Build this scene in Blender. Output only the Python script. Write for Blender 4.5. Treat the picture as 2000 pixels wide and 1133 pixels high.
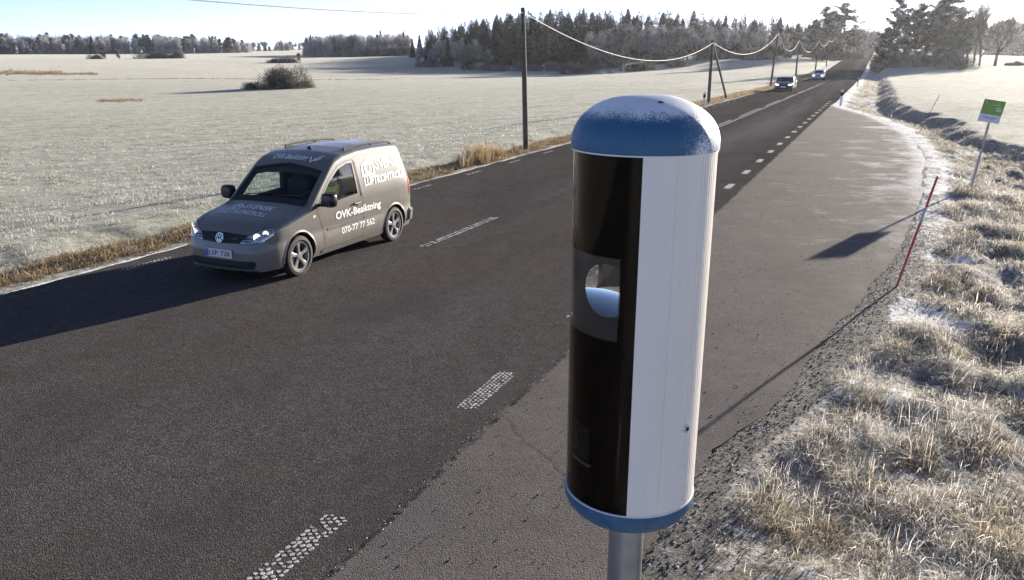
import bpy, bmesh, math, random
import numpy as np
from math import sin, cos, tan, pi, radians, atan2, hypot, sqrt
from mathutils import Vector, Matrix
from mathutils.bvhtree import BVHTree

for o in list(bpy.data.objects): bpy.data.objects.remove(o)
SC = bpy.context.scene; COL = SC.collection

# ------------------------------------------------------------------ camera, sky, sun, exposure
CAMZ, PITCH, YAW, FPX = 3.12, radians(16.556), radians(24.02), 1545.6
cam = bpy.data.cameras.new('camera'); cam.lens = FPX/2000*36; cam.sensor_width = 36
cam.clip_start = .05; cam.clip_end = 9000
camo = bpy.data.objects.new('camera', cam); COL.objects.link(camo)
camo.location = (0, 0, CAMZ); camo.rotation_euler = (pi/2-PITCH, 0, YAW); SC.camera = camo
SUN_AZ, SUN_EL = radians(17.5), radians(11.0)          # azimuth to the right of the road's direction (+Y)
W = bpy.data.worlds.new('World'); SC.world = W; W.use_nodes = True
nt = W.node_tree; bg = nt.nodes['Background']
sky = nt.nodes.new('ShaderNodeTexSky'); sky.sky_type = 'NISHITA'; sky.sun_disc = False
sky.sun_elevation = SUN_EL; sky.sun_rotation = SUN_AZ; sky.altitude = 0; sky.air_density = .24; sky.dust_density = .08; sky.ozone_density = .9
wb = nt.nodes.new('ShaderNodeMix'); wb.data_type = 'RGBA'; wb.blend_type = 'MULTIPLY'; wb.inputs[0].default_value = 1; wb.inputs[7].default_value = (1.11, .945, .90, 1)   # pale winter sky, white-balanced
nt.links.new(sky.outputs[0], wb.inputs[6]); nt.links.new(wb.outputs[2], bg.inputs[0]); bg.inputs[1].default_value = .080
sl = bpy.data.lights.new('sun', 'SUN'); sl.energy = 3.2; sl.angle = radians(.5); sl.color = (1, .90, .76)
so = bpy.data.objects.new('sun', sl); COL.objects.link(so)
SUNV = Vector((sin(SUN_AZ)*cos(SUN_EL), cos(SUN_AZ)*cos(SUN_EL), sin(SUN_EL)))
so.rotation_euler = SUNV.to_track_quat('Z', 'Y').to_euler(); so.location = SUNV*60
SC.view_settings.view_transform = 'Standard'; SC.view_settings.look = 'None'; SC.view_settings.gamma = 1
SC.view_settings.exposure = 2.12
SC.cycles.max_bounces = 6; SC.cycles.transparent_max_bounces = 12
SC.cycles.volume_bounces = 0

rng = np.random.default_rng(7); R_ = random.Random(5)

# ------------------------------------------------------------------ helpers
def np_mesh(name, V, F, mats=(), smooth=False, attrs=None, midx=None):
    V = np.asarray(V, np.float32); F = np.asarray(F, np.int32)
    me = bpy.data.meshes.new(name); n, m, k = len(V), len(F), F.shape[1]
    me.vertices.add(n); me.vertices.foreach_set('co', V.ravel())
    me.loops.add(m*k); me.loops.foreach_set('vertex_index', F.ravel())
    me.polygons.add(m); me.polygons.foreach_set('loop_start', np.arange(m, dtype=np.int32)*k)
    me.polygons.foreach_set('loop_total', np.full(m, k, np.int32))
    if midx is not None: me.polygons.foreach_set('material_index', np.asarray(midx, np.int32))
    me.polygons.foreach_set('use_smooth', np.full(m, bool(smooth)))
    for a, d in (attrs or {}).items():
        at = me.attributes.new(a, 'FLOAT', 'POINT'); at.data.foreach_set('value', np.asarray(d, np.float32))
    for q in mats: me.materials.append(q)
    me.update(calc_edges=True); me.validate()
    return me
class MB:
    """collects shapes, then builds ONE mesh object"""
    def __init__(s): s.v = []; s.f = []
    def add(s, vs, fs):
        b = len(s.v); s.v += [tuple(v) for v in vs]; s.f += [tuple(i+b for i in f) for f in fs]; return s
    def box(s, c, d, rot=None):
        vs = [Vector((x*d[0]/2, y*d[1]/2, z*d[2]/2)) for x in (-1, 1) for y in (-1, 1) for z in (-1, 1)]
        if rot is not None: vs = [rot @ v for v in vs]
        return s.add([v+Vector(c) for v in vs], [(0,1,3,2),(4,6,7,5),(0,4,5,1),(2,3,7,6),(0,2,6,4),(1,5,7,3)])
    def tube(s, pts, rad, n=8, cap=True):
        pts = [Vector(p) for p in pts]; rad = rad if hasattr(rad, '__len__') else [rad]*len(pts)
        vs = []; up = Vector((0, 0, 1))
        for i, p in enumerate(pts):
            t = (pts[min(i+1, len(pts)-1)]-pts[max(i-1, 0)]).normalized()
            a = t.cross(up if abs(t.z) < .95 else Vector((1, 0, 0))).normalized(); b = t.cross(a)
            vs += [p+(a*cos(2*pi*k/n)+b*sin(2*pi*k/n))*rad[i] for k in range(n)]
        fs = [(i*n+k, i*n+(k+1) % n, (i+1)*n+(k+1) % n, (i+1)*n+k) for i in range(len(pts)-1) for k in range(n)]
        if cap: fs += [tuple(range(n))[::-1], tuple(range((len(pts)-1)*n, len(pts)*n))]
        return s.add(vs, fs)
    def lathe(s, prof, n=48, axis='z', c=(0, 0, 0), a0=0, a1=2*pi):
        full = abs(a1-a0-2*pi) < 1e-6; m = n if full else n+1; vs = []
        for r, z in prof:
            for k in range(m):
                a = a0+(a1-a0)*k/n; x, y = r*cos(a), r*sin(a)
                vs.append((x+c[0], y+c[1], z+c[2]) if axis == 'z' else (z+c[0], x+c[1], y+c[2]))
        fs = [(i*m+k, i*m+(k+1) % m, (i+1)*m+(k+1) % m, (i+1)*m+k) for i in range(len(prof)-1) for k in range(n)]
        return s.add(vs, fs)
    def grid(s, rows):
        n = len(rows[0]); return s.add([p for r in rows for p in r],
            [(i*n+k, i*n+k+1, (i+1)*n+k+1, (i+1)*n+k) for i in range(len(rows)-1) for k in range(n-1)])
    def build(s, name, m, parent=None, smooth=False, loc=None, ang=35):
        me = bpy.data.meshes.new(name); me.from_pydata(s.v, [], s.f)
        for q in (m if isinstance(m, (list, tuple)) else [m]): me.materials.append(q)
        bm = bmesh.new(); bm.from_mesh(me); bmesh.ops.recalc_face_normals(bm, faces=bm.faces); bm.to_mesh(me); bm.free()
        if smooth:
            me.polygons.foreach_set('use_smooth', [True]*len(me.polygons)); me.set_sharp_from_angle(angle=radians(ang))
        return link(name, me, parent, loc)
def link(name, me, parent=None, loc=None):
    o = bpy.data.objects.new(name, me); COL.objects.link(o)
    if parent: o.parent = parent
    if loc is not None: o.location = loc
    return o
def tag(o, label=None, cat=None, group=None, kind=None):
    if label: o['label'] = label
    if cat: o['category'] = cat
    if group: o['group'] = group
    if kind: o['kind'] = kind
    return o
def empty(name, loc=(0, 0, 0), rz=0):
    o = bpy.data.objects.new(name, None); COL.objects.link(o); o.location = loc; o.rotation_euler = (0, 0, rz); o.empty_display_size = .1
    return o
def copy_tree(o, parent=None):
    c = o.copy(); COL.objects.link(c); c.parent = parent
    for ch in list(o.children): copy_tree(ch, c)
    return c
def sstep(a, b, x): t = np.clip((x-a)/(b-a), 0, 1); return t*t*(3-2*t)

# ------------------------------------------------------------------ materials
class NT:
    def __init__(s, name):
        s.m = bpy.data.materials.new(name); s.m.use_nodes = True; s.t = s.m.node_tree
        s.p = s.t.nodes['Principled BSDF']; s.out = s.t.nodes['Material Output']
    def n(s, typ, **kw):
        nd = s.t.nodes.new('ShaderNode'+typ)
        for k, v in kw.items(): setattr(nd, k, v)
        return nd
    def l(s, a, b): s.t.links.new(a, b)
    def setin(s, sock, v):
        if isinstance(v, bpy.types.NodeSocket): s.l(v, sock)
        else: sock.default_value = (*v, 1) if isinstance(v, (tuple, list)) and len(v) == 3 and sock.type == 'RGBA' else v
    def pos(s): return s.n('NewGeometry').outputs['Position']
    def obj(s): return s.n('TexCoord').outputs['Object']
    def island(s): return s.n('NewGeometry').outputs['Random Per Island']
    def attr(s, a): nd = s.n('Attribute'); nd.attribute_name = a; return nd.outputs['Fac']
    def noise(s, vec, scale, detail=3, rough=.55, stretch=None, dist=0):
        if stretch:
            mp = s.n('Mapping'); s.l(vec, mp.inputs[0]); mp.inputs['Scale'].default_value = stretch; vec = mp.outputs[0]
        nd = s.n('TexNoise'); s.l(vec, nd.inputs['Vector']); nd.inputs['Scale'].default_value = scale
        nd.inputs['Detail'].default_value = detail; nd.inputs['Roughness'].default_value = rough; nd.inputs['Distortion'].default_value = dist
        return nd.outputs['Fac']
    def vor(s, vec, scale, out='Distance'):
        nd = s.n('TexVoronoi'); s.l(vec, nd.inputs['Vector']); nd.inputs['Scale'].default_value = scale; return nd.outputs[out]
    def ramp(s, x, a, b, c0=0., c1=1.):
        nd = s.n('MapRange'); nd.clamp = True; s.setin(nd.inputs[0], x)
        for i, v in enumerate((a, b, c0, c1)): s.setin(nd.inputs[i+1], v)
        return nd.outputs[0]
    def math(s, op, a, b=0.):
        nd = s.n('Math', operation=op); s.setin(nd.inputs[0], a); s.setin(nd.inputs[1], b); return nd.outputs[0]
    def mix(s, f, a, b):
        nd = s.n('Mix', data_type='RGBA'); s.setin(nd.inputs[0], f); s.setin(nd.inputs[6], a); s.setin(nd.inputs[7], b); return nd.outputs[2]
    def xyz(s, v): nd = s.n('SeparateXYZ'); s.l(v, nd.inputs[0]); return nd.outputs
    def bump(s, h, strength, dist):
        nd = s.n('Bump'); s.l(h, nd.inputs['Height']); nd.inputs['Strength'].default_value = strength; nd.inputs['Distance'].default_value = dist
        s.l(nd.outputs[0], s.p.inputs['Normal']); return nd.outputs[0]
    def pb(s, col=None, rough=None, metal=None, spec=None, coat=None):
        for k, v in (('Base Color', col), ('Roughness', rough), ('Metallic', metal), ('Specular IOR Level', spec), ('Coat Weight', coat)):
            if v is not None: s.setin(s.p.inputs[k], v)
        return s.m
def plain(name, col, rough=.6, metal=0., spec=.5, var=.12, scale=6., coat=None):
    t = NT(name); n = t.noise(t.obj(), scale, 4)
    c2 = tuple(max(0, v*(1-var*2)) for v in col); c3 = tuple(min(1, v*(1+var)) for v in col)
    t.pb(t.mix(t.ramp(n, .3, .7), c2, c3), t.ramp(n, .3, .7, max(0.02, rough-.05), min(1, rough+.05)), metal, spec, coat)
    return t.m
M = {}
def mat_field(name):
    t = NT(name); P = t.pos(); x, y, z = t.xyz(P)
    mp = t.n('Mapping'); t.l(P, mp.inputs[0]); mp.vector_type = 'TEXTURE'; mp.inputs['Rotation'].default_value = (0, 0, radians(-19)); mp.inputs['Scale'].default_value = (1, 9, 1)   # drill rows
    row = t.noise(mp.outputs[0], 1.6, 3, .6); big = t.noise(P, .035, 3); mid = t.math('ADD', t.math('MULTIPLY', t.noise(P, .9, 4, .6), .55), t.math('MULTIPLY', row, .45)); fine = t.noise(P, 9, 4, .65); tiny = t.noise(P, 21, 3, .7)
    tuft = t.math('ADD', t.math('MULTIPLY', mid, .30), t.math('ADD', t.math('MULTIPLY', t.noise(P, 5.5, 6, .8), .45), t.math('MULTIPLY', tiny, .25)))
    c = t.mix(t.ramp(tuft, .42, .55), (.085, .092, .055), (.345, .356, .290))
    c = t.mix(t.ramp(big, .35, .7, 0., .32), c, (.36, .36, .315))
    # frosted soil and dead grass of the verges
    vs = t.mix(t.ramp(fine, .42, .68), (.13, .105, .075), (.50, .50, .50))
    vm = t.ramp(t.math('ADD', t.attr('verge'), t.math('MULTIPLY', t.math('SUBTRACT', fine, .5), .7)), .35, .65)
    c = t.mix(vm, c, vs)
    gv = t.vor(P, 26, 'Color'); gs = t.xyz(gv)[0]
    gc = t.mix(t.ramp(gs, .1, .9), (.022, .020, .019), (.085, .078, .072)); gc = t.mix(t.ramp(fine, .60, .72), gc, (.50, .53, .58))
    gm = t.ramp(t.math('ADD', t.attr('gravel'), t.math('MULTIPLY', t.math('SUBTRACT', fine, .5), .8)), .4, .6)
    c = t.mix(gm, c, gc)
    fm = t.ramp(t.math('ADD', t.attr('frost'), t.math('MULTIPLY', t.math('SUBTRACT', fine, .5), 1.1)), .4, .62)
    c = t.mix(fm, c, (.80, .83, .87))
    t.bump(t.math('ADD', tuft, t.math('MULTIPLY', gs, t.math('MULTIPLY', gm, .3))), .9, .14)
    t.l(t.ramp(tuft, .40, .60, .10, .40), t.p.inputs['Sheen Weight']); t.p.inputs['Sheen Roughness'].default_value = .6; t.p.inputs['Sheen Tint'].default_value = (1, .99, .93, 1)
    return t.pb(c, .9, 0, .08)
M['ground'] = mat_field('frosted ground')
def mat_asphalt(name, base, warm, light, frost):
    t = NT(name); P = t.pos(); x, y, z = t.xyz(P)
    v = t.vor(P, 95, 'Color'); agg = t.xyz(v)[0]; d = t.vor(P, 95); n1 = t.noise(P, .55, 4, .6, (1, .25, 1)); n2 = t.noise(P, 5, 5, .65); n3 = t.noise(P, 130, 2)
    c = t.mix(t.ramp(agg, .45, 1.0), base, light); c = t.mix(t.ramp(n1, .35, .68), c, warm); c = t.mix(t.ramp(n2, .3, .75, 0., .45), c, tuple(b*.55 for b in base)); c = t.mix(t.ramp(t.xyz(t.vor(P, 74, 'Color'))[1], .78, .92, 0., .45), c, light); c = t.mix(t.ramp(t.xyz(t.vor(P, 83, 'Color'))[2], .80, .93, 0., .5), c, tuple(b*.35 for b in base)); c = t.mix(t.math('MULTIPLY', t.ramp(t.noise(P, .8, 5, .6, (1, .5, 1)), .5, .72), .5), c, tuple(b*.75 for b in (base[0]*.95, base[1], base[2]*1.08)))
    if frost:
        mp = t.n('Mapping'); t.l(P, mp.inputs[0]); mp.vector_type = 'TEXTURE'; mp.inputs['Rotation'].default_value = (0, 0, radians(-58)); mp.inputs['Scale'].default_value = (.40, 2.6, 1)
        wob = t.math('ADD', t.math('MULTIPLY', t.noise(mp.outputs[0], 1.0, 7, .68), .48), t.math('ADD', t.math('MULTIPLY', t.noise(P, .22, 3), .38), t.math('MULTIPLY', t.math('SUBTRACT', t.noise(P, 23, 3, .7), .5), .30)))
        wob = t.math('ADD', wob, t.math('MULTIPLY', t.math('SUBTRACT', t.noise(P, .9, 5, .65, None, .6), .5), .85))
        f = t.math('MULTIPLY', t.ramp(t.math('ADD', wob, t.ramp(x, -1.6, 1.6, -.06, .10)), .46, .66), t.math('MULTIPLY', t.ramp(y, 11., 24.), t.ramp(x, -2.6, .2, .35, 1.)))
        crk = t.math('MULTIPLY', t.ramp(t.math('ABSOLUTE', t.math('ADD', x, t.math('ADD', 2.79, t.math('MULTIPLY', t.math('SUBTRACT', t.noise(P, 3, 4, .7), .5), .10)))), .012, .04, 1., 0.), t.ramp(t.noise(P, 7, 3, .6), .42, .55)); c = t.mix(t.math('MULTIPLY', crk, .8), c, (.02, .018, .017))
        c = t.mix(t.math('MULTIPLY', f, .8), c, (.64, .64, .65))
        edge = t.math('MULTIPLY', t.ramp(t.math('ADD', t.attr('edge'), t.math('MULTIPLY', t.math('SUBTRACT', t.noise(P, 6, 5, .75), .5), 1.9)), .55, 1.15), .85)
        c = t.mix(edge, c, (.66, .67, .70))
        wx = t.math('ADD', x, t.math('MULTIPLY', t.math('SUBTRACT', t.noise(P, 1.3, 5, .7), .5), .5)); k2 = t.ramp(t.math('ABSOLUTE', t.math('ADD', t.math('ADD', t.math('MULTIPLY', wx, .8), y), -3.75)), .010, .03, 1., 0.)
        c = t.mix(t.math('MULTIPLY', t.math('MULTIPLY', k2, t.ramp(x, -1.9, -1.4, 1., 0.)), .35), c, (.025, .022, .02))
        dk = t.ramp(t.noise(P, .55, 4, .6), .52, .72); c = t.mix(t.math('MULTIPLY', dk, .32), c, (.07, .062, .058))
    else:
        # worn streak between the lanes where the old centre line was ground away
        s = t.math('MULTIPLY', t.ramp(t.math('ABSOLUTE', t.math('ADD', x, 6.8)), .10, .16, 1., 0.), t.math('MULTIPLY', t.ramp(t.noise(P, 2.2, 4, .7), .45, .6), t.ramp(y, 15., 18.)))
        c = t.mix(t.math('MULTIPLY', s, .4), c, (.16, .16, .17))
        s2 = t.math('MULTIPLY', t.ramp(t.math('ABSOLUTE', t.math('ADD', x, 3.14)), .05, .14, 1., 0.), t.ramp(t.noise(P, 3.5, 5, .75), .48, .66))
        c = t.mix(t.math('MULTIPLY', s2, .13), c, (.22, .21, .2))
        tr = t.math('MULTIPLY', t.ramp(t.math('ABSOLUTE', t.math('ADD', x, 4.9)), .3, 1.6, 1., 0.), t.ramp(y, 6., 45.))
        c = t.mix(t.math('MULTIPLY', t.math('MULTIPLY', tr, t.ramp(t.noise(P, .35, 4, .6, (1.6, .12, 1)), .35, .62)), .75), c, (.185, .172, .170))
    t.bump(t.math('ADD', t.math('MULTIPLY', d, -1.), t.math('MULTIPLY', n3, .3)), .45, .008)
    return t.pb(c, .9, 0, .0 if not frost else .04)
M['asphalt'] = mat_asphalt('dark wet-look asphalt', (.072, .069, .068), (.094, .081, .074), (.200, .183, .173), False)
M['layby'] = mat_asphalt('grey aged asphalt', (.130, .118, .112), (.162, .146, .136), (.215, .195, .184), True)
def mat_paint(name, col, wear):
    t = NT(name); P = t.pos(); n = t.noise(P, 14, 5, .7)
    return t.pb(t.mix(t.ramp(n, wear-.1, wear+.1), tuple(v*.28 for v in col), col), .6, 0, .4)
M['paint_mid'] = mat_paint('dull road paint', (.34, .335, .33), .44); M['paint'] = mat_paint('road paint', (.54, .535, .52), .44); M['paint_worn'] = mat_paint('worn road paint', (.30, .30, .30), .52)
def mat_leaf(name, dark, mid, frost, famt, transl=.25, rough=.7):
    t = NT(name); r = t.island(); nz = t.xyz(t.n('NewGeometry').outputs['Normal'])[2]; n = t.noise(t.obj(), .5, 2)
    c = t.mix(r, dark, mid); f = t.math('ADD', t.math('MULTIPLY', t.math('FRACT', t.math('MULTIPLY', r, 7.31)), .42), t.math('ADD', .19, t.math('MULTIPLY', t.math('SUBTRACT', n, .5), 1.5)))
    c = t.mix(t.ramp(f, .8-famt, 1.1-famt), c, frost)
    t.pb(c, rough, 0, .25)
    tr = t.n('BsdfTranslucent'); t.l(c, tr.inputs[0]); mx = t.n('MixShader'); mx.inputs[0].default_value = transl
    t.l(t.p.outputs[0], mx.inputs[1]); t.l(tr.outputs[0], mx.inputs[2]); t.l(mx.outputs[0], t.out.inputs[0]); return t.m
M['spruce'] = mat_leaf('spruce needles', (.010, .017, .014), (.028, .040, .028), (.18, .20, .20), .17, .05)
M['pine'] = mat_leaf('pine needles with rime', (.014, .020, .015), (.042, .048, .031), (.36, .35, .325), .44, .08)
M['rime'] = mat_leaf('rimed twigs', (.045, .038, .036), (.12, .105, .10), (.31, .31, .32), .46, .08)
M['rime_light'] = mat_leaf('heavily rimed twigs', (.08, .07, .068), (.18, .165, .16), (.44, .44, .46), .60, .12)
M['bush'] = mat_leaf('bush twigs', (.055, .044, .034), (.13, .105, .075), (.36, .36, .36), .38, .2)
M['twig'] = mat_leaf('bare oak twigs', (.06, .05, .045), (.14, .12, .11), (.38, .37, .38), .45, .2)
M['bark'] = plain('grey bark', (.10, .085, .075), .85, var=.25, scale=3); M['pinebark'] = plain('orange pine bark', (.22, .12, .07), .8, var=.25, scale=2)
def mat_grass(name, root, stem, tip, fr):
    t = NT(name); tt = t.attr('t'); r = t.attr('rnd'); n = t.noise(t.pos(), 1.1, 3)
    c = t.mix(t.ramp(tt, 0., .55), root, stem); c = t.mix(t.ramp(r, .55, 1., 0., .75), c, (.15, .14, .06))
    f = t.math('ADD', t.math('MULTIPLY', tt, .55), t.math('ADD', t.math('MULTIPLY', t.math('FRACT', t.math('MULTIPLY', r, 9.7)), .45), t.math('MULTIPLY', t.math('SUBTRACT', n, .5), 1.1)))
    c = t.mix(t.ramp(f, 1.05-fr, 1.35-fr), c, tip); t.pb(c, .6, 0, .3)
    tr = t.n('BsdfTranslucent'); t.l(c, tr.inputs[0]); mx = t.n('MixShader'); mx.inputs[0].default_value = .5
    t.l(t.p.outputs[0], mx.inputs[1]); t.l(tr.outputs[0], mx.inputs[2]); t.l(mx.outputs[0], t.out.inputs[0]); return t.m
M['straw'] = mat_grass('frosted straw grass', (.14, .11, .065), (.47, .385, .245), (.84, .82, .78), .71)
M['tan'] = mat_grass('dry tan verge grass', (.13, .095, .055), (.36, .26, .15), (.62, .60, .57), .35)
M['crop'] = mat_grass('frosted crop blades', (.20, .205, .14), (.44, .44, .36), (.74, .74, .69), .85)
M['wood'] = plain('weathered pole wood', (.13, .105, .085), .8, var=.25, scale=4)
M['wire'] = plain('rimed cable', (.72, .71, .70), .7, var=.05); M['wire_dark'] = plain('unlit cable grey', (.30, .30, .31), .6)  # second cable greyed in colour to stand for a span without sun
M['black'] = plain('black rubber', (.016, .016, .017), .75, var=.1); M['blackgloss'] = plain('black plastic', (.012, .012, .013), .3)
M['railplastic'] = plain('rail plastic', (.022, .019, .017), .75); M['steel'] = plain('galvanised steel', (.34, .36, .37), .42, .75, var=.12, scale=9); M['chrome'] = plain('chrome', (.75, .75, .76), .14, 1., var=.02)
M['white'] = plain('white paint', (.78, .78, .77), .4, var=.02); M['letter'] = plain('white lettering', (.86, .86, .85), .45, var=.01)
M['red'] = plain('red stick', (.55, .045, .06), .5, var=.1); M['greyband'] = plain('grey reflector band', (.42, .44, .46), .35)
M['stone'] = plain('frosted boulder', (.34, .34, .35), .8, var=.3, scale=1.2)
def mat_car(name, col, metal, rough, frost=False):
    t = NT(name); t.p.inputs['Coat Roughness'].default_value = .12; n = t.noise(t.obj(), 2.2, 4); x, y, z = t.xyz(t.obj())
    c = t.mix(t.ramp(n, .35, .75), tuple(v*.93 for v in col), col)
    dirt = t.math('MULTIPLY', t.ramp(z, .75, .2), t.ramp(t.noise(t.obj(), 7, 5, .65), .3, .75)); c = t.mix(t.math('MULTIPLY', dirt, .55), c, (.20, .18, .155))
    return t.pb(c, t.math('ADD', rough, t.math('MULTIPLY', dirt, .3)), metal, .5, .45)
M['van'] = mat_car('taupe grey metallic paint', (.172, .161, .145), .15, .36)
M['cardark'] = mat_car('dark blue car paint', (.022, .026, .034), .3, .3); M['carwhite'] = mat_car('silver white car paint', (.62, .63, .65), .3, .3)
M['cabin'] = plain('dark cabin trim', (.03, .03, .033), .8); M['seat'] = plain('seat cloth', (.03, .03, .034), .9)
def mat_glass(name, tint, g0):
    t = NT(name); tb = t.n('BsdfTransparent'); tb.inputs[0].default_value = (*tint, 1); gl = t.n('BsdfGlossy'); gl.inputs['Roughness'].default_value = .03
    f0 = ((g0-1)/(g0+1))**2; lw = t.n('LayerWeight'); lw.inputs[0].default_value = .5; mx = t.n('MixShader'); t.l(t.math('ADD', t.math('MULTIPLY', t.math('POWER', lw.outputs['Facing'], 5.), 1-f0), f0), mx.inputs[0]); t.l(tb.outputs[0], mx.inputs[1]); t.l(gl.outputs[0], mx.inputs[2])
    t.l(mx.outputs[0], t.out.inputs[0]); return t.m
M['glass'] = mat_glass('car glass', (.80, .87, .86), 1.5); M['sideglass'] = mat_glass('side glass', (.80, .86, .85), 1.75); M['lampglass'] = mat_glass('lamp glass', (.9, .9, .92), 1.5)
M['smoked'] = mat_glass('smoked acrylic', (.66, .62, .56), 1.26)
M['darkglass'] = plain('dark car window', (.02, .025, .03), .06, var=.0)
def mat_emit(name, col, e):
    t = NT(name); t.pb((.8, .8, .8), .2); t.setin(t.p.inputs['Emission Color'], col); t.p.inputs['Emission Strength'].default_value = e; return t.m
M['lamp_on'] = mat_emit('lit headlamp', (1, .97, .92), 1.8); M['lamp_soft'] = mat_emit('bulb with reflection glow', (1, .80, .62), .35)  # the soft one glows to draw a warm reflection in the bulb
M['lampred'] = plain('red lamp', (.30, .03, .02), .3); M['amber'] = plain('indicator lens', (.75, .70, .62), .2)
M['yellow'] = plain('hi-vis yellow', (.78, .85, .07), .8); M['skin'] = plain('skin', (.45, .28, .2), .6); M['cloth'] = plain('dark clothes', (.02, .022, .03), .85)
M['plate'] = plain('number plate', (.68, .69, .70), .4, var=.03); M['plateblue'] = plain('plate band', (.05, .13, .45), .4)
M['signgreen'] = plain('sign green', (.20, .36, .055), .5, var=.06); M['signwhite'] = plain('sign white', (.62, .66, .75), .5, var=.04); M['signtext'] = plain('sign dark text', (.06, .07, .10), .5)
M['signpale'] = plain('sign pale text', (.55, .65, .55), .5)
def mat_rimmetal():
    t = NT('alloy'); return t.pb((.62, .62, .61), .28, .85)
M['alloy'] = mat_rimmetal()
# cabinet materials
def mat_cap(name, amt):
    t = NT(name); O = t.obj(); ge = t.n('NewGeometry'); nx, ny, nz = t.xyz(ge.outputs['Normal']); ox, oy, oz = t.xyz(O)
    sp = t.noise(O, 330, 2, .7); md = t.noise(O, 26, 5, .7); lg = t.noise(O, 7, 3)
    # rime mask: upper side and the face turned to +X
    cover = t.math('ADD', t.math('MULTIPLY', t.ramp(nz, .55, 1.), .95), t.math('MULTIPLY', t.ramp(t.math('ADD', t.math('MULTIPLY', nx, .80), t.math('MULTIPLY', ny, -.02)), .45, .95), .75))
    f = t.math('ADD', t.math('MULTIPLY', cover, amt), t.math('ADD', t.math('MULTIPLY', t.math('SUBTRACT', sp, .5), 1.5), t.math('ADD', t.math('MULTIPLY', t.math('SUBTRACT', md, .5), .7), t.math('MULTIPLY', t.math('SUBTRACT', lg, .5), .9))))
    c = t.mix(t.ramp(f, .36, .62), (.036, .122, .235), (.88, .90, .93))
    c = t.mix(t.math('MULTIPLY', t.ramp(sp, .60, .75), .22), c, (.5, .62, .75))
    t.bump(t.math('ADD', sp, md), .35, .003); return t.pb(c, .5, 0, .45)
M['cap'] = mat_cap('blue plastic with rime', 1.); M['rimblue'] = plain('blue plastic rim', (.038, .122, .235), .42, var=.12, scale=20)
def mat_shell():
    t = NT('white aluminium shell'); O = t.obj(); n = t.noise(O, 5, 5, .65, (3, 3, .5)); n2 = t.noise(O, 70, 4, .7)
    c = t.mix(t.ramp(n, .3, .75), (.83, .775, .705), (.88, .83, .76)); c = t.mix(t.math('MULTIPLY', t.ramp(n2, .60, .75), .25), c, (.45, .43, .40))
    return t.pb(c, .38, 0, .5)
M['shell'] = mat_shell()
def mat_mirror():
    t = NT('lens reflector'); return t.pb((.42, .45, .49), .03, 1.)
M['mirror'] = mat_mirror()
M['lensplate'] = plain('dark lens plate', (.055, .052, .047), .35, var=.1); M['boxblack'] = plain('cabinet inside', (.006, .006, .006), .6)

# ------------------------------------------------------------------ terrain
def brg(px, py=100):
    """bearing of a picture column, from the road's direction (layout helper for the far things)"""
    x = (px-1000)/FPX; y = (566.5-py)/FPX; return atan2(x, cos(PITCH)+y*sin(PITCH))-YAW
def polar(px, D): b = brg(px); return (D*sin(b), D*cos(b))
_ky = np.array([-400, -60, 0, 50, 80, 110, 150, 190, 225, 260, 310, 400, 520, 700, 2500.])
_kz = np.array([.3, .3, 0, -.3, -.45, -.64, -.82, -.45, .35, 1.2, 1.95, 3.3, 6.0, 7.5, 7.5])
_sy = np.arange(-420, 2520, 2.); _sz = np.interp(_sy, _ky, _kz)
_w = np.hanning(25); _w /= _w.sum(); _sz = np.convolve(np.pad(_sz, 12, 'edge'), _w, 'valid'); _sz = _sz-np.interp(0, _sy, _sz)
def zroad(y): return np.interp(y, _sy, _sz)
_cp = []
for px, D, z in [(500,20,-.7),(150,30,-.9),(900,40,-.8),(535,112,-1.15),(250,90,-1.3),(0,80,-1.1),(800,300,-.75),(950,255,-1.6),(1120,215,-1.5),(1250,225,-.6),(1400,240,1.2),
                 (1550,260,2.0),(1300,120,-.7),(1150,130,-1.5),(900,140,-1.3),(700,180,-1.6),(600,330,.2),(700,480,1.6),(570,480,2.0),(400,650,4.2),(100,650,3.6),(-200,650,3.2),(200,400,1.3),(0,400,1.2),
                 (450,380,.9),(300,250,-.6),(50,230,-.7),(1250,320,4.4),(1000,350,4.),(1450,380,4.5),(1100,600,12.),(800,800,9),(300,1200,10),(1300,900,16),
                 (1750,205,.6),(1830,220,.7),(1948,245,.85),(1900,120,-.1),(1990,80,.0),(2100,60,.1),(1950,500,2.0),(1830,300,1.2),(2300,300,1.),(2300,900,6),(1900,1200,9),(1750,420,4.)]:
    a, b = polar(px, D); _cp.append((a, b, z))
for p in [(15,20,-.25),(12,5,-.25),(30,0,-.2),(0,-60,-.2),(-60,-60,-.8),(60,-80,0),(-20,0,-.75),(-300,-200,0),(300,-200,0),(0,-400,0),(14,50,-.15),(20,150,-.3),(-22,60,-.75),(-18,120,-1.0),(-1500,-800,6),(1500,-800,6),(1500,1500,10),(-1500,1500,14),(0,2200,16)]: _cp.append(p)
_cp = np.array(_cp, float)
_K = np.hypot(_cp[:, None, 0]-_cp[None, :, 0], _cp[:, None, 1]-_cp[None, :, 1]); _zm = _cp[:, 2].mean()
_wt = np.linalg.solve(-_K-np.eye(len(_cp))*4., _cp[:, 2]-_zm)
def zfield(x, y):
    x = np.asarray(x, float); y = np.asarray(y, float); out = np.full(np.broadcast(x, y).shape, _zm)
    for (cx, cy, _), w in zip(_cp, _wt): out = out-w*np.hypot(x-cx, y-cy)
    return out
_ey = np.array([-60, -15, 0, 3, 5.6, 8, 10, 15.3, 21.8, 28, 32, 37, 42.9, 48, 52, 56, 60, 62, 66, 3000])
_ex = np.array([-2.5, -1.9, -1.45, -1.2, -.95, -.40, -.06, .74, 1.34, 1.7, 1.80, 1.68, 1.30, .60, -.1, -1.1, -2.1, -2.55, -2.65, -2.65])
def xedge(y): return np.interp(y, _ey, _ex)
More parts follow.
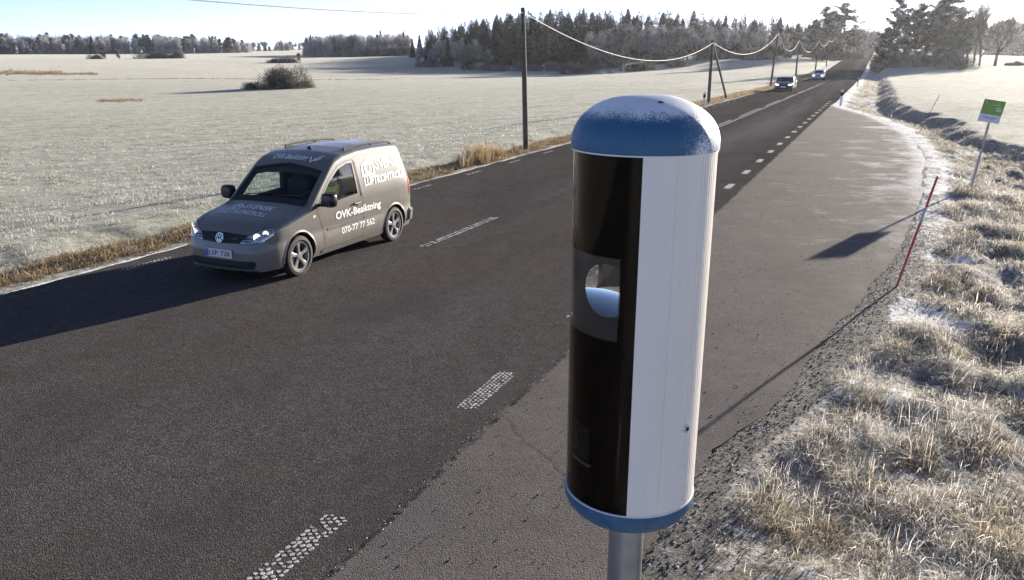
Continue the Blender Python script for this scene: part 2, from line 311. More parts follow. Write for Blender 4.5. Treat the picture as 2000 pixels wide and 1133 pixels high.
_dy = np.array([-60, 0, 10, 18, 24, 30, 37, 45, 52, 58, 64, 75, 100, 140, 3000.]); _dx = np.array([4, 5.2, 6.2, 6.6, 6.2, 5.4, 4.3, 3.1, 1.9, 1.0, .5, .3, .3, .3, .3])
def xditch(y): return np.interp(y, _dy, _dx)
def vnoise(x, y, s, seed=0):
    """cheap value noise"""
    X = np.floor(x*s).astype(int); Y = np.floor(y*s).astype(int); fx = x*s-X; fy = y*s-Y; fx = fx*fx*(3-2*fx); fy = fy*fy*(3-2*fy)
    h = lambda a, b: (np.sin(a*127.1+b*311.7+seed*74.7)*43758.5453) % 1.
    return (h(X, Y)*(1-fx)+h(X+1, Y)*fx)*(1-fy)+(h(X, Y+1)*(1-fx)+h(X+1, Y+1)*fx)*fy
def terrain(x, y):
    x = np.asarray(x, float); y = np.asarray(y, float); zr = zroad(y)-.05; zf = zfield(x, y)
    e = xedge(y); d = xditch(y)+(vnoise(x*.5, y, .55, 31)-.5)*1.1+(vnoise(x, y, 1.9, 32)-.5)*.5
    # left of the road: shallow verge, then field
    zl = zr+(zf-zr)*sstep(0, 1, (-10.95-x)/11.)-.22*np.exp(-((x+12.9)/.8)**2)
    # right: shoulder, ditch, field
    s = np.clip((x-e-.3)/np.maximum(d-e-.3, .5), 0, 1); zb = np.minimum(zr, zf)-.42
    zr = zr+.03*sstep(-.04, .10, x-e)*(1-sstep(.3, .9, x-e)); zrt = np.where(x < d, zr+(zb-zr)*s*s*(3-2*s), zb+(zf-zb)*sstep(0, 1.5, x-d))
    z = np.where(x < -10.6, zl, np.where(x > e, zrt, zr))
    rough = np.where(x > e+.25, sstep(.25, 1.2, x-e)*(1-sstep(.3, 2.6, x-d)), np.where(x < -11., sstep(11., 11.6, -x)*(1-sstep(13.2, 15, -x))*.5, 0))
    near = 1-sstep(60, 160, np.hypot(x, y))
    z = z+rough*near*((vnoise(x, y, 1.3)-.5)*.30+(vnoise(x, y, 3.7, 3)-.5)*.14)
    fl = (x < -13)*1.+(x > d+1)*1.
    return z+fl*((vnoise(x, y, .045, 5)-.5)*.5*sstep(30, 160, np.hypot(x, y)))
def lines(segs):
    o = []
    for a, b, s0, s1 in segs:
        n = max(2, int(round((b-a)/((s0+s1)/2)))); t = np.linspace(0, 1, n+1); k = s1/s0
        o += list(a+(b-a)*((k**t-1)/(k-1) if abs(k-1) > 1e-3 else t))
    return np.unique(np.round(o, 4))
YL = lines([(-400, -20, 40, 3), (-20, 0, 1.2, .3), (0, 26, .16, .22), (26, 70, .25, .6), (70, 200, .6, 2.5), (200, 600, 2.5, 9), (600, 2400, 10, 200)])
XL = lines([(-2000, -400, 250, 25), (-400, -60, 20, 2.5), (-60, -14, 2.5, .5), (-14, -10.9, .22, .14), (-10.9, -10.55, .05, .05), (-10.55, -3, 1.5, .8), (-3, 7.5, .10, .12), (7.5, 20, .2, .8), (20, 200, 1, 12), (200, 2000, 15, 250)])
gx, gy = np.meshgrid(XL, YL); gz = terrain(gx, gy)
V = np.stack([gx, gy, gz], -1).reshape(-1, 3); nx_, ny_ = len(XL), len(YL)
ii = (np.arange(ny_-1)[:, None]*nx_+np.arange(nx_-1)[None, :]).ravel(); F = np.stack([ii, ii+1, ii+nx_+1, ii+nx_], 1)
ge, gd = xedge(gy), xditch(gy)
w1 = .22+.34*vnoise(gx, gy, .5, 9)
gravel = ((gx > ge-.3)*(1-sstep(w1*.7, w1*1.4, gx-ge))*(1-sstep(24, 44, gy)))
verge = np.maximum((gx > ge)*(1-sstep(.3, 2.4, gx-gd)), (gx < -10.6)*(1-sstep(12.2, 13.4, -gx)))
frost = np.maximum((gx < -10.57)*(1-sstep(10.74, 10.95, -gx)), ((gx > ge-.1)*(1-sstep(.05, .4, gx-ge))*sstep(26, 44, gy)*.8))
frost = np.maximum(frost*(.55+.6*vnoise(gx, gy, 1.6, 8)), .56*(gx > ge)*(1-sstep(.5, 1.3, gx-ge))*sstep(8, 20, gy)*(.7+.6*vnoise(gx, gy, 2.1, 18)))
frost = np.maximum(frost, .58*(gx > ge+.4)*(gx < gd)*(vnoise(gx, gy, 1.1, 2) > .72))
gme = np_mesh('ground', V, F, [M['ground']], True, dict(gravel=gravel.ravel(), verge=verge.ravel(), frost=frost.ravel()))
tag(link('ground', gme), kind='structure')
def tz(x, y): return float(terrain(np.array([x]), np.array([y]))[0])
# road and lay-by sheets
ry = YL[(YL > -200) & (YL < 1000)]; rx = np.array([-10.62, -10.3, -9, -7.5, -6, -4.5, -3.2, -2.8])
X2 = np.repeat(rx[None], len(ry), 0); j = (vnoise(ry, ry*0, 4., 1)-.5)*.05
X2[:, 0] += (vnoise(ry, ry*0, 2.5, 4)-.5)*.07; X2[:, -1] += np.where(ry < 64, j, np.clip((ry-64)/3, 0, 1)*.15)
Z2 = zroad(ry)[:, None]+0*X2; Vr = np.stack([X2, np.repeat(ry[:, None], len(rx), 1), Z2], -1).reshape(-1, 3)
def gridF(nr, nc): i = (np.arange(nr-1)[:, None]*nc+np.arange(nc-1)[None]).ravel(); return np.stack([i, i+1, i+nc+1, i+nc], 1)
tag(link('road', np_mesh('road', Vr, gridF(len(ry), len(rx)), [M['asphalt']], True)), kind='structure')
ly = lines([(-60, 0, 3, .4), (0, 62.3, .12, .3)]); lt = np.concatenate([np.linspace(0, .85, 10), [.9, .95, .98, 1.]])
le = xedge(ly)+(vnoise(ly, ly*0, .8, 6)-.5)*.16+(vnoise(ly, ly*0, 5, 8)-.5)*.05
X3 = -2.95+(np.maximum(le, -2.9)[:, None]+2.95)*lt[None]; d3 = le[:, None]-X3
Z3 = zroad(ly)[:, None]-.006-.03*sstep(.25, 0, d3)
Vl = np.stack([X3, np.repeat(ly[:, None], len(lt), 1), Z3], -1).reshape(-1, 3)
ed = (1-sstep(.0, 1.1, d3))*sstep(11, 26, ly)[:, None]
tag(link('layby', np_mesh('layby', Vl, gridF(len(ly), len(lt)), [M['layby']], True, dict(edge=ed.ravel()))), kind='structure')
# painted marks
def dash_sheet(x, y0, y1, w, m='paint'):
    n = max(2, int((y1-y0)/.5)+1); ys = np.linspace(y0, y1, n); b = MB()
    b.grid([[(x-w/2, y, zroad(y)+.005) for y in ys], [(x+w/2, y, zroad(y)+.005) for y in ys]])
    return tag(b.build('road_marking', M[m]), kind='structure')
def dash_drops(x, y0, y1, w, cols, pitch, wr=1.):
    """profiled marking: rows of raised drops of thermoplastic"""
    b = MB(); n = int((y1-y0)/pitch); cw = w/cols
    for i in range(n):
        for c in range(cols):
            px = x-w/2+cw*(c+.5)+R_.uniform(-.1, .1)*cw; py = y0+pitch*(i+.5*(c % 2)+.25)+R_.uniform(-.1, .1)*pitch
            if R_.random() < .07: continue
            rx_, ry_ = cw*.44*R_.uniform(.55, 1.15), pitch*.42*R_.uniform(.5, 1.2); z = float(zroad(py))
            wv = [R_.uniform(.72, 1.18) for _ in range(8)]; ring = lambda s, h: [(px+rx_*s*wv[a]*cos(a*pi/4), py+ry_*s*wv[a]*sin(a*pi/4), z+h) for a in range(8)]
            b.add(ring(1, .001)+ring(.9, .0025)+[(px, py, z+.0026)], [(k, (k+1) % 8, 8+(k+1) % 8, 8+k) for k in range(8)]+[(8+k, 8+(k+1) % 8, 16) for k in range(8)])
    return tag(b.build('road_marking', M['paint']), kind='structure')
for k in range(3): dash_drops(-3.14, 3.02+2.95*k, 4.05+2.93*k, .20, 5, .052)
dash_sheet(-3.14, 18.0, 18.5, .12, 'paint_worn')
for k in range(17): dash_sheet(-3.14, 20.35+2.95*k, 21.2+2.95*k, .17 if k < 6 else .2, 'paint_mid')
for k in range(2): dash_drops(-10.22, 8.3+3*k-.0, 9.22+3*k, .14, 3, .075)
dash_drops(-10.22, 5.3, 6.2, .14, 3, .075)
for k in range(20): (dash_drops(-10.22, 16.9+2.9*k, 17.8+2.9*k, .12, 2, .10) if k < 2 else dash_sheet(-10.22, 16.9+2.9*k, 17.8+2.9*k, .10, 'paint_worn'))
b = MB()
dash_drops(-6.84, 11.6, 14.55, .17, 2, .085)
for y0 in (23.6, 35.6, 47.6, 59.6): dash_sheet(-6.95, y0, y0+9, .11, 'paint_worn')
dash_sheet(-6.72, 36, 118, .10, 'paint_worn')
for k in range(6): dash_sheet(-6.9, 72+12*k, 80+12*k, .1, 'paint_worn')

# ------------------------------------------------------------------ grass, gravel (uncountable stuff)
def blades(C, nb, rad, L, w, lean, seed, dome=0., out=.75):
    g = np.random.default_rng(seed); n = len(C)*nb; ci = np.repeat(np.arange(len(C)), nb)
    a = g.uniform(0, 2*pi, n); rr = np.sqrt(g.uniform(0, 1, n))*np.repeat(rad, nb) if hasattr(rad, '__len__') else np.sqrt(g.uniform(0, 1, n))*rad
    wk0 = g.uniform(0, 1, n); bx = C[ci, 0]+rr*np.cos(a); by = C[ci, 1]+rr*np.sin(a)
    az = np.where(g.uniform(0, 1, n) < out, a+g.normal(0, .7, n), g.uniform(0, 2*pi, n))
    Ls = np.repeat(L, nb)*g.uniform(.35, 1.2, n); le = np.clip(g.normal(lean, .42, n), .03, 1.75); ws = np.repeat(w, nb)*g.uniform(.45, 1.5, n)**1.3
    bz = terrain(bx, by)-.02+dome*(1-np.clip(rr/np.maximum(np.repeat(rad, nb) if hasattr(rad, '__len__') else rad, .01), 0, 1)**2)*np.repeat(.6+.8*g.uniform(0, 1, len(C)), nb)
    hd = np.stack([np.cos(az), np.sin(az)], 1); pd = np.stack([-np.sin(az+g.normal(0, .8, n)), np.cos(az)], 1)
    def pt(s, bend):   # along a bending blade
        h = Ls*s; ang = le*bend; return bx+hd[:, 0]*h*np.sin(ang), by+hd[:, 1]*h*np.sin(ang), bz+h*np.cos(ang)
    rows = []
    for s, bend, wk in ((0, .35, 1.), (.55, .65, .85), (1., 1.35, .12)):
        x, y, z = pt(s, bend); o = pd*(ws*wk/2)[:, None]
        rows += [np.stack([x-o[:, 0], y-o[:, 1], z], 1), np.stack([x+o[:, 0], y+o[:, 1], z], 1)]
    Vv = np.stack(rows, 1).reshape(-1, 3); i = np.arange(n)[:, None]*6
    Ff = np.concatenate([i+np.array([[0, 1, 3, 2]]), i+np.array([[2, 3, 5, 4]])], 0)
    return Vv, Ff, np.tile([0, 0, .55, .55, 1, 1], n), np.repeat(np.repeat(g.uniform(0, 1, len(C)), nb)*.35+g.uniform(0, .65, n), 6)
def grass_obj(name, sets, m, label):
    Vs, Fs, T, Q = [], [], [], []; b = 0
    for s in sets:
        v, f, t, q = blades(*s); Vs.append(v); Fs.append(f+b); T.append(t); Q.append(q); b += len(v)
    me = np_mesh(name, np.concatenate(Vs), np.concatenate(Fs), [M[m]], True, dict(t=np.concatenate(T), rnd=np.concatenate(Q)))
    return tag(link(name, me), label, 'grass', kind='stuff')
def in_view(C, m=60):
    """keep what the photo could see, with a generous margin for a step to the side"""
    x, y, z = C[:, 0], C[:, 1], terrain(C[:, 0], C[:, 1])-CAMZ
    cx = cos(YAW)*x+sin(YAW)*y; f0 = -sin(YAW)*x+cos(YAW)*y
    fz = f0*cos(PITCH)-z*sin(PITCH); fy = f0*sin(PITCH)+z*cos(PITCH)
    u = 1000+FPX*cx/np.maximum(fz, .1); v = 566-FPX*fy/np.maximum(fz, .1)
    return (fz > .3) & (u > -m*5) & (u < 2000+m*6) & (v < 1133+m*8)
def sample(n, x0, x1, y0, y1, seed, p=1.):
    g = np.random.default_rng(seed); C = np.stack([g.uniform(x0, x1, n), y0+(y1-y0)*g.uniform(0, 1, n)**p], 1); return C[in_view(C)]
def right_verge(n, y0, y1, seed, inner, thr, sc=1.0):
    C = sample(n, -1.5, 11, y0, y1, seed); e = xedge(C[:, 1]); d = xditch(C[:, 1]); s = C[:, 0]-e
    keep = (s > inner+.25*vnoise(C[:, 0], C[:, 1], .7, 3)) & (C[:, 0] < d+1.1)
    dens = vnoise(C[:, 0], C[:, 1], 1.15*sc, 11)*.65+vnoise(C[:, 0], C[:, 1], 2.9*sc, 12)*.35
    return C[keep & (dens > thr)]
sets = []
C = right_verge(900, .6, 10.5, 21, .42, .35); g_ = np.random.default_rng(3)          # matted tussocks
sets.append((C, 330, .23, .13+.10*g_.uniform(0, 1, len(C)), np.full(len(C), .0038), 1.05, 31, .085))
C = right_verge(3200, .8, 10.5, 51, .34, .32); sets.append((C, 40, .14, .10+.10*g_.uniform(0, 1, len(C)), np.full(len(C), .0042), 1.1, 52, .04))
C = right_verge(60, 1.5, 9, 55, .7, .45); sets.append((C, 16, .10, .30+.10*g_.uniform(0, 1, len(C)), np.full(len(C), .0042), .4, 56, .05))
C = right_verge(1250, 10, 23, 22, .6, .38); sets.append((C, 150, .24, .11+.09*g_.uniform(0, 1, len(C)), np.full(len(C), .0064), 1.05, 32, .09))
C = right_verge(3600, 10, 23, 53, .45, .36); sets.append((C, 16, .14, .08+.08*g_.uniform(0, 1, len(C)), np.full(len(C), .0075), 1.1, 54, .03))
C = right_verge(2300, 22, 48, 23, .5, .42, .7); sets.append((C, 46, .26, .09+.08*g_.uniform(0, 1, len(C)), np.full(len(C), .012), 1.1, 33, .08))
C = right_verge(3600, 46, 150, 24, .4, .40, .5); C = C[(C[:, 0] < 5)]; sets.append((C, 18, .34, .10+.09*g_.uniform(0, 1, len(C)), np.full(len(C), .026), 1.0, 34, .10))
grass_obj('grass', sets, 'straw', 'frosted tussock grass on the bank beside the layby')
# fine flat litter between the tussocks
sets = []
C = right_verge(5200, 1.0, 12, 25, .42, .0); sets.append((C, 12, .14, .06+.07*g_.uniform(0, 1, len(C)), np.full(len(C), .005), 1.15, 35))
C = right_verge(4200, 11, 40, 26, .3, .0); sets.append((C, 9, .2, .07+.07*g_.uniform(0, 1, len(C)), np.full(len(C), .012), 1.1, 36))
grass_obj('grass', sets, 'crop', 'short white frosted litter between the tussocks of the bank')
sets = []
C = sample(5200, -12.9, -10.98, 4, 46, 27); C = C[vnoise(C[:, 0], C[:, 1], .8, 4)*.5+.5*np.clip((-C[:, 0]-10.9)/.5, 0, 1) > .30]
sets.append((C, 17, .13, .09+.12*g_.uniform(0, 1, len(C)), np.full(len(C), .012), .9, 37))
C = sample(3600, -13.2, -10.98, 45, 200, 28); sets.append((C, 9, .22, .15+.18*g_.uniform(0, 1, len(C)), np.full(len(C), .035), .6, 38))
C = np.stack([-11.5+g_.normal(0, .22, 60), 23.2+g_.normal(0, .9, 60)], 1); sets.append((C, 26, .15, .42+.2*g_.uniform(0, 1, 60), np.full(60, .012), .3, 39))
grass_obj('grass', sets, 'tan', 'dry tan grass along the far edge of the road')
sets = []
C = sample(60000, -110, -12.4, 4, 95, 29); D_ = np.hypot(C[:, 0], C[:, 1]); k = g_.uniform(0, 1, len(C)) < np.clip(1.25-D_/75, 0, 1)**1.5; C = C[k]; D_ = D_[k]; k = vnoise(C[:, 0], C[:, 1], 1.6, 14)*.5+vnoise(C[:, 0], C[:, 1], .45, 15)*.5 > .36; C = C[k]; D_ = D_[k]
C2 = sample(42000, -52, -12.6, 5, 52, 63, 1.15); k = vnoise(C2[:, 0]*.6+C2[:, 1]*.2, C2[:, 1]*1.0, 1.5, 24)*.6+vnoise(C2[:, 0], C2[:, 1], 3.1, 25)*.4 > .40; C2 = C2[k]; D2 = np.hypot(C2[:, 0], C2[:, 1]); k = g_.uniform(0, 1, len(C2)) < np.clip(1.2-D2/46, 0, 1)**1.3; C2 = C2[k]; D2 = D2[k]
sets.append((C2, 13, .15, .07+.06*g_.uniform(0, 1, len(C2)), .0045+.00026*D2, .9, 42, .04))
sets.append((C, 9, .16, .05+.04*g_.uniform(0, 1, len(C)), .004+.00022*D_, .45, 40))
C = sample(9000, 5, 40, 14, 90, 30); C = C[C[:, 0] > xditch(C[:, 1])+.8]; D_ = np.hypot(C[:, 0], C[:, 1]); sets.append((C, 6, .2, .05+.03*g_.uniform(0, 1, len(C)), .005+.00025*D_, .5, 41))
grass_obj('crop', sets, 'crop', 'short frosted winter crop covering the fields')
# gravel shoulder
def pebbles(C, s, seed):
    g = np.random.default_rng(seed); n = len(C)
    o = np.array([[1, 0, 0], [-.9, .1, 0], [0, 1, .05], [.1, -1, 0], [0, .1, .75], [0, 0, -.5]])
    a = g.uniform(0, 2*pi, n); sc = np.asarray(s)[:, None, None]*g.uniform(.6, 1.3, (n, 1, 3))*g.uniform(.8, 1.2, (n, 6, 1)); P = o[None]*sc
    x = P[..., 0]*np.cos(a)[:, None]-P[..., 1]*np.sin(a)[:, None]; y = P[..., 0]*np.sin(a)[:, None]+P[..., 1]*np.cos(a)[:, None]
    z = P[..., 2]+C[:, 2][:, None]; Vv = np.stack([x+C[:, 0][:, None], y+C[:, 1][:, None], z], -1).reshape(-1, 3)
    t = np.array([[4, 0, 2], [4, 2, 1], [4, 1, 3], [4, 3, 0], [5, 2, 0], [5, 1, 2], [5, 3, 1], [5, 0, 3]])
    return Vv, (np.arange(n)[:, None, None]*6+t[None]).reshape(-1, 3)
def mat_gravel():
    t = NT('frosted gravel'); r = t.island(); c = t.mix(r, (.04, .036, .033), (.18, .162, .148)); c = t.mix(t.ramp(t.math('FRACT', t.math('MULTIPLY', r, 5.7)), .66, .76), c, (.58, .61, .66))
    return t.pb(c, .8, 0, .3)
M['gravel'] = mat_gravel()
C = sample(60000, -2.2, 2.6, .5, 22, 43, 1.4); s = C[:, 0]-xedge(C[:, 1]); g = np.random.default_rng(4); k = (s > -.08) & (g.uniform(0, 1, len(C)) > np.clip((s-.10)/.5, 0, 1)) ; C = C[k]
C = np.column_stack([C, terrain(C[:, 0], C[:, 1])+.004]); v, f = pebbles(C, g.uniform(.005, .0125, len(C)), 5)
tag(link('gravel', np_mesh('gravel', v, f, [M['gravel']])), 'loose frosted gravel along the layby edge', 'gravel', kind='stuff')
C = sample(2600, -2.7, 1.6, .5, 24, 44, 1.3); C = C[(C[:, 0] < xedge(C[:, 1])-.03)]; g = np.random.default_rng(6)
k = vnoise(C[:, 0], C[:, 1], .9, 21) > .35; C = C[k]; C = np.column_stack([C, zroad(C[:, 1])]); v, f = pebbles(C, g.uniform(.003, .011, len(C)), 7)
t = NT('dark litter'); r = t.island(); t.pb(t.mix(r, (.03, .026, .022), (.13, .11, .09)), .85, 0, .3); M['litter'] = t.m
tag(link('leaf_litter', np_mesh('leaf_litter', v, f, [M['litter']])), 'dark crumbs and leaf litter scattered on the layby', 'litter', kind='stuff')
C = sample(1800, -3.05, -2.6, .5, 40, 45, 1.6); C[:, 0] = -2.80+(C[:, 0]+2.82)*.25; C = np.column_stack([C, zroad(C[:, 1])]); v, f = pebbles(C, g.uniform(.003, .009, len(C)), 8)
tag(link('grit', np_mesh('grit', v, f, [M['gravel']])), 'line of grit and crumbs in the joint between road and layby', 'grit', kind='stuff')

# ------------------------------------------------------------------ speed camera cabinet
HD = 2.28                                                  # horizontal distance of its axis
_b = atan2((1258-1000)/FPX, cos(PITCH)+(566.5-300)/FPX*sin(PITCH))-YAW
CX, CY = HD*sin(_b), HD*cos(_b); VIEW = atan2(-CY, -CX)     # direction from the cabinet to the camera
RB = .2015; ZB, ZT = 1.808, 2.874                           # body bottom, cap rim
cab = tag(empty('speed_camera', (CX, CY, tz(CX, CY)), 0), 'tall white speed camera cabinet with frosted blue dome and dark window on a post', 'speed camera')
z0 = cab.location.z; ZB -= z0; ZT -= z0
def cyl(b, r, a0, a1, zz0, zz1, n=60, rf=None):
    b.grid([[((r if rf is None else rf(a0+(a1-a0)*k/n))*cos(VIEW+a0+(a1-a0)*k/n), (r if rf is None else rf(a0+(a1-a0)*k/n))*sin(VIEW+a0+(a1-a0)*k/n), z) for k in range(n+1)] for z in (zz0, zz1)])
rad = radians
WA0, WA1 = -rad(124), -rad(.5)            # window (camera's left); positive angles are to the camera's right
def ribs(a):
    d = math.degrees(a)
    return RB-(.0022 if (50 < d < 84 and (d % 3.8) < 1.4) else 0)-(.0018 if 25.2 < d < 26.2 else 0)
b = MB(); cyl(b, RB, rad(-.5), rad(236), ZB, ZT, 700, lambda a: ribs(a) if a < rad(100) else RB); 
b.grid([[(RB*cos(VIEW+a), RB*sin(VIEW+a), z) for z in (ZB, ZT)] for a in (rad(236),)]+[[(RB*.97*cos(VIEW+rad(236)), RB*.97*sin(VIEW+rad(236)), z) for z in (ZB, ZT)]])
b.grid([[(q*cos(VIEW+rad(-.5)), q*sin(VIEW+rad(-.5)), z) for z in (ZB, ZT)] for q in (RB, RB*.965)])
b.build('shell', M['shell'], cab, True)

LZ0, LZ1 = 2.351-z0, 2.589-z0; LA0, LA1 = -rad(118), -rad(15)
b = MB()
for q in (RB-.0025, RB-.0065):
    cyl(b, q, WA0, WA1, ZB+.002, LZ0, 90); cyl(b, q, WA0, WA1, LZ1, ZT-.004, 90); cyl(b, q, LA1, WA1, LZ0, LZ1, 20); cyl(b, q, WA0, LA0, LZ0, LZ1, 12)
win = b.build('front_window', M['smoked'], cab, True)
b = MB(); cyl(b, RB-.004, LA0, LA1, LZ0, LZ1, 70); b.build('lens_pane', mat_glass('clear pane', (.92, .90, .87), 1.3), cab, True)
# black lining with the lens plate behind the window
LR = RB-.012; lc_a, lc_z, lr = -rad(27), 2.494-z0, .076
b = MB(); cyl(b, LR-.004, WA0, LA0, LZ0, LZ1, 8); cyl(b, LR-.004, LA1, WA1, LZ0, LZ1, 16); cyl(b, LR-.004, WA0, WA1, ZB, LZ0, 60); cyl(b, LR-.004, WA0, WA1, LZ1, ZT, 60)
b.build('lining', M['boxblack'], cab, True)
# plate: a curved sheet with the round opening, its rim drawn exactly on the circle
ld = Vector((cos(VIEW+lc_a), sin(VIEW+lc_a), 0)); lt_ = Vector((-sin(VIEW+lc_a), cos(VIEW+lc_a), 0))
b = MB(); na, nz = 140, 120; P = {}; fs = []
pts = []
for i in range(na+1):
    for jz in range(nz+1):
        a = LA0+(LA1-LA0)*i/na; z = LZ0+(LZ1-LZ0)*jz/nz; u = LR*sin(a-lc_a); d = hypot(u, z-lc_z)
        if cos(a-lc_a) > 0 and abs(d-lr) < .0016 and d > 0:
            k = lr/d; u *= k; z = lc_z+(z-lc_z)*k; a = lc_a+math.asin(max(-1, min(1, u/LR)))
        pts.append((LR*cos(VIEW+a), LR*sin(VIEW+a), z, d if cos(a-lc_a) > 0 else 9))
for i in range(na):
    for jz in range(nz):
        q = (i*(nz+1)+jz, (i+1)*(nz+1)+jz, (i+1)*(nz+1)+jz+1, i*(nz+1)+jz+1)
        if sum(pts[k][3] for k in q)/4 > lr: fs.append(q)
b.add([p[:3] for p in pts], fs); lp = b.build('lens_plate', M['lensplate'], cab, True)
# concave reflector behind the opening: it turns the scene upside down as the photo shows
b = MB(); Rm = .154; mc = ld*(LR-.004-.02)+Vector((0, 0, lc_z)); rows = []
axis = (ld*cos(rad(5))+Vector((0, 0, 1))*sin(rad(5))).normalized(); up = Vector((0, 0, 1)); e1 = axis.cross(up).normalized(); e2 = e1.cross(axis)
for i in range(25):
    th = rad(35)*i/24; rows.append([mc+(e1*cos(2*pi*k/64)+e2*sin(2*pi*k/64))*Rm*1.02*sin(th)-axis*(Rm*cos(th)-Rm*cos(rad(35))) for k in range(65)])
b.grid(rows); b.build('lens', M['mirror'], cab, True)
b = MB(); b.lathe([(.001, -.02), (RB-.03, -.02)], 48, c=(0, 0, (LZ0+LZ1)/2-.12)); b.build('baffle', M['boxblack'], cab)
# lower sensor block with its screws and lip
sa = -rad(52); sd = Vector((cos(VIEW+sa), sin(VIEW+sa), 0)); st = Vector((-sd.y, sd.x, 0)); rotm = Matrix((st, sd, Vector((0, 0, 1)))).transposed()
b = MB(); b.box(sd*(LR-.011)+Vector((0, 0, 2.005-z0)), (.08, .02, .11), rotm); sb = b.build('sensor_unit', plain('sensor grey', (.10, .10, .105), .3), cab)
for sx in (-.031, .031):
    for sz in (-.035, .04):
        b = MB(); c = sd*(LR-.002)+st*sx+Vector((0, 0, 2.005-z0+sz)); b.tube([c, c+sd*.003], .0045, 8); b.build('screw', M['chrome'], sb)
b = MB(); b.tube([Vector((LR*cos(VIEW+sa+(-.24+.48*k/10)), LR*sin(VIEW+sa+(-.24+.48*k/10)), 1.938-z0)) for k in range(11)], .0045, 8); b.build('lip', M['greyband'], sb, True)
# dome, vent hole, bottom bowl
b = MB(); rc = RB+.004; hc = .132; prof = [(rc-.006, -.004), (rc, -.004), (rc+.001, .0)]
for k in range(1, 33):
    t = k/32*pi/2; n_ = 2.55; prof.append(((rc+.001)*max(cos(t), 1e-4)**(2/n_), .012+(hc-.012)*sin(t)**(2/2.05)))
vs0 = len(b.v); b.lathe(prof, 96, c=(0, 0, ZT))
# the moulded top has a low ridge across it and a shallow dish beside it
nv = []
for (x, y, z) in b.v:
    h = z-ZT
    if h > .02:
        r = hypot(x, y)/rc; s = (x*cos(VIEW+pi/2)+y*sin(VIEW+pi/2))/rc; q = (x*cos(VIEW)+y*sin(VIEW))/rc
        z += .010*math.exp(-((q+.05*s)/.33)**2)*max(0, 1-r**3)-.006*math.exp(-((s-.62)**2+(q+.15)**2)/.05)+.004*s*max(0, 1-r)
    nv.append((x, y, z))
b.v = nv; cap = b.build('dome', M['cap'], cab, True, ang=60)
ha = rad(22); hr = .098; hx, hy = hr*cos(VIEW+ha), hr*sin(VIEW+ha)
bv = BVHTree.FromPolygons([Vector(v) for v in b.v], b.f); hit = bv.ray_cast(Vector((hx, hy, ZT+1)), Vector((0, 0, -1)))
n_ = hit[1]; n_ = n_ if n_.z > 0 else -n_; e1 = n_.cross(Vector((0, 0, 1))).normalized(); e2 = n_.cross(e1)
b2 = MB(); b2.add([hit[0]+n_*.0012+(e1*cos(a*pi/12)*.0085+e2*sin(a*pi/12)*.0085)*1. for a in range(24)]+[hit[0]+n_*.0014+(e1*cos(a*pi/12)+e2*sin(a*pi/12))*.006 for a in range(24)], [tuple(range(24, 48))]+[(k, (k+1) % 24, 24+(k+1) % 24, 24+k) for k in range(24)])
b2.build('drain_hole', plain('hole shade blue', (.010, .035, .085), .7), cap)  # flat disc, shade inside the hole painted as darker blue
b = MB(); b.lathe([(RB-.004, ZT-.003), (RB+.0028, ZT-.003), (RB+.0028, ZT-.008), (RB-.004, ZT-.008)], 96); b.build('top_trim', M['white'], cab, True)
b = MB(); prof = [(RB-.004, 0), (RB+.003, 0), (RB+.004, -.006)]+[((RB+.004)*cos(k/16*pi/2*.92)**.62, -.006-.098*sin(k/16*pi/2*.92)) for k in range(1, 17)]+[(.01, -.104)]
b.lathe(prof, 96, c=(0, 0, ZB)); b.build('base_bowl', M['rimblue'], cab, True, ang=50)
b = MB(); b.lathe([(RB-.004, ZB+.004), (RB+.0026, ZB+.004), (RB+.0026, ZB+.0005), (RB-.004, ZB+.0005)], 96); b.build('bottom_trim', M['white'], cab, True)
b = MB(); b.lathe([(.056, ZB-.09), (.056, -.3)], 40); b.build('post', M['steel'], cab, True)
la = rad(51); lz = 2.075-z0; c = Vector((RB*cos(VIEW+la), RB*sin(VIEW+la), lz)); dn = Vector((cos(VIEW+la), sin(VIEW+la), 0))
b = MB(); b.tube([c-dn*.002, c+dn*.006], [.0145, .013], 20); lk = b.build('lock', M['chrome'], cab, True)
b = MB(); b.tube([c+dn*.006, c+dn*.0075], .006, 16); b.build('keyhole', M['black'], lk)

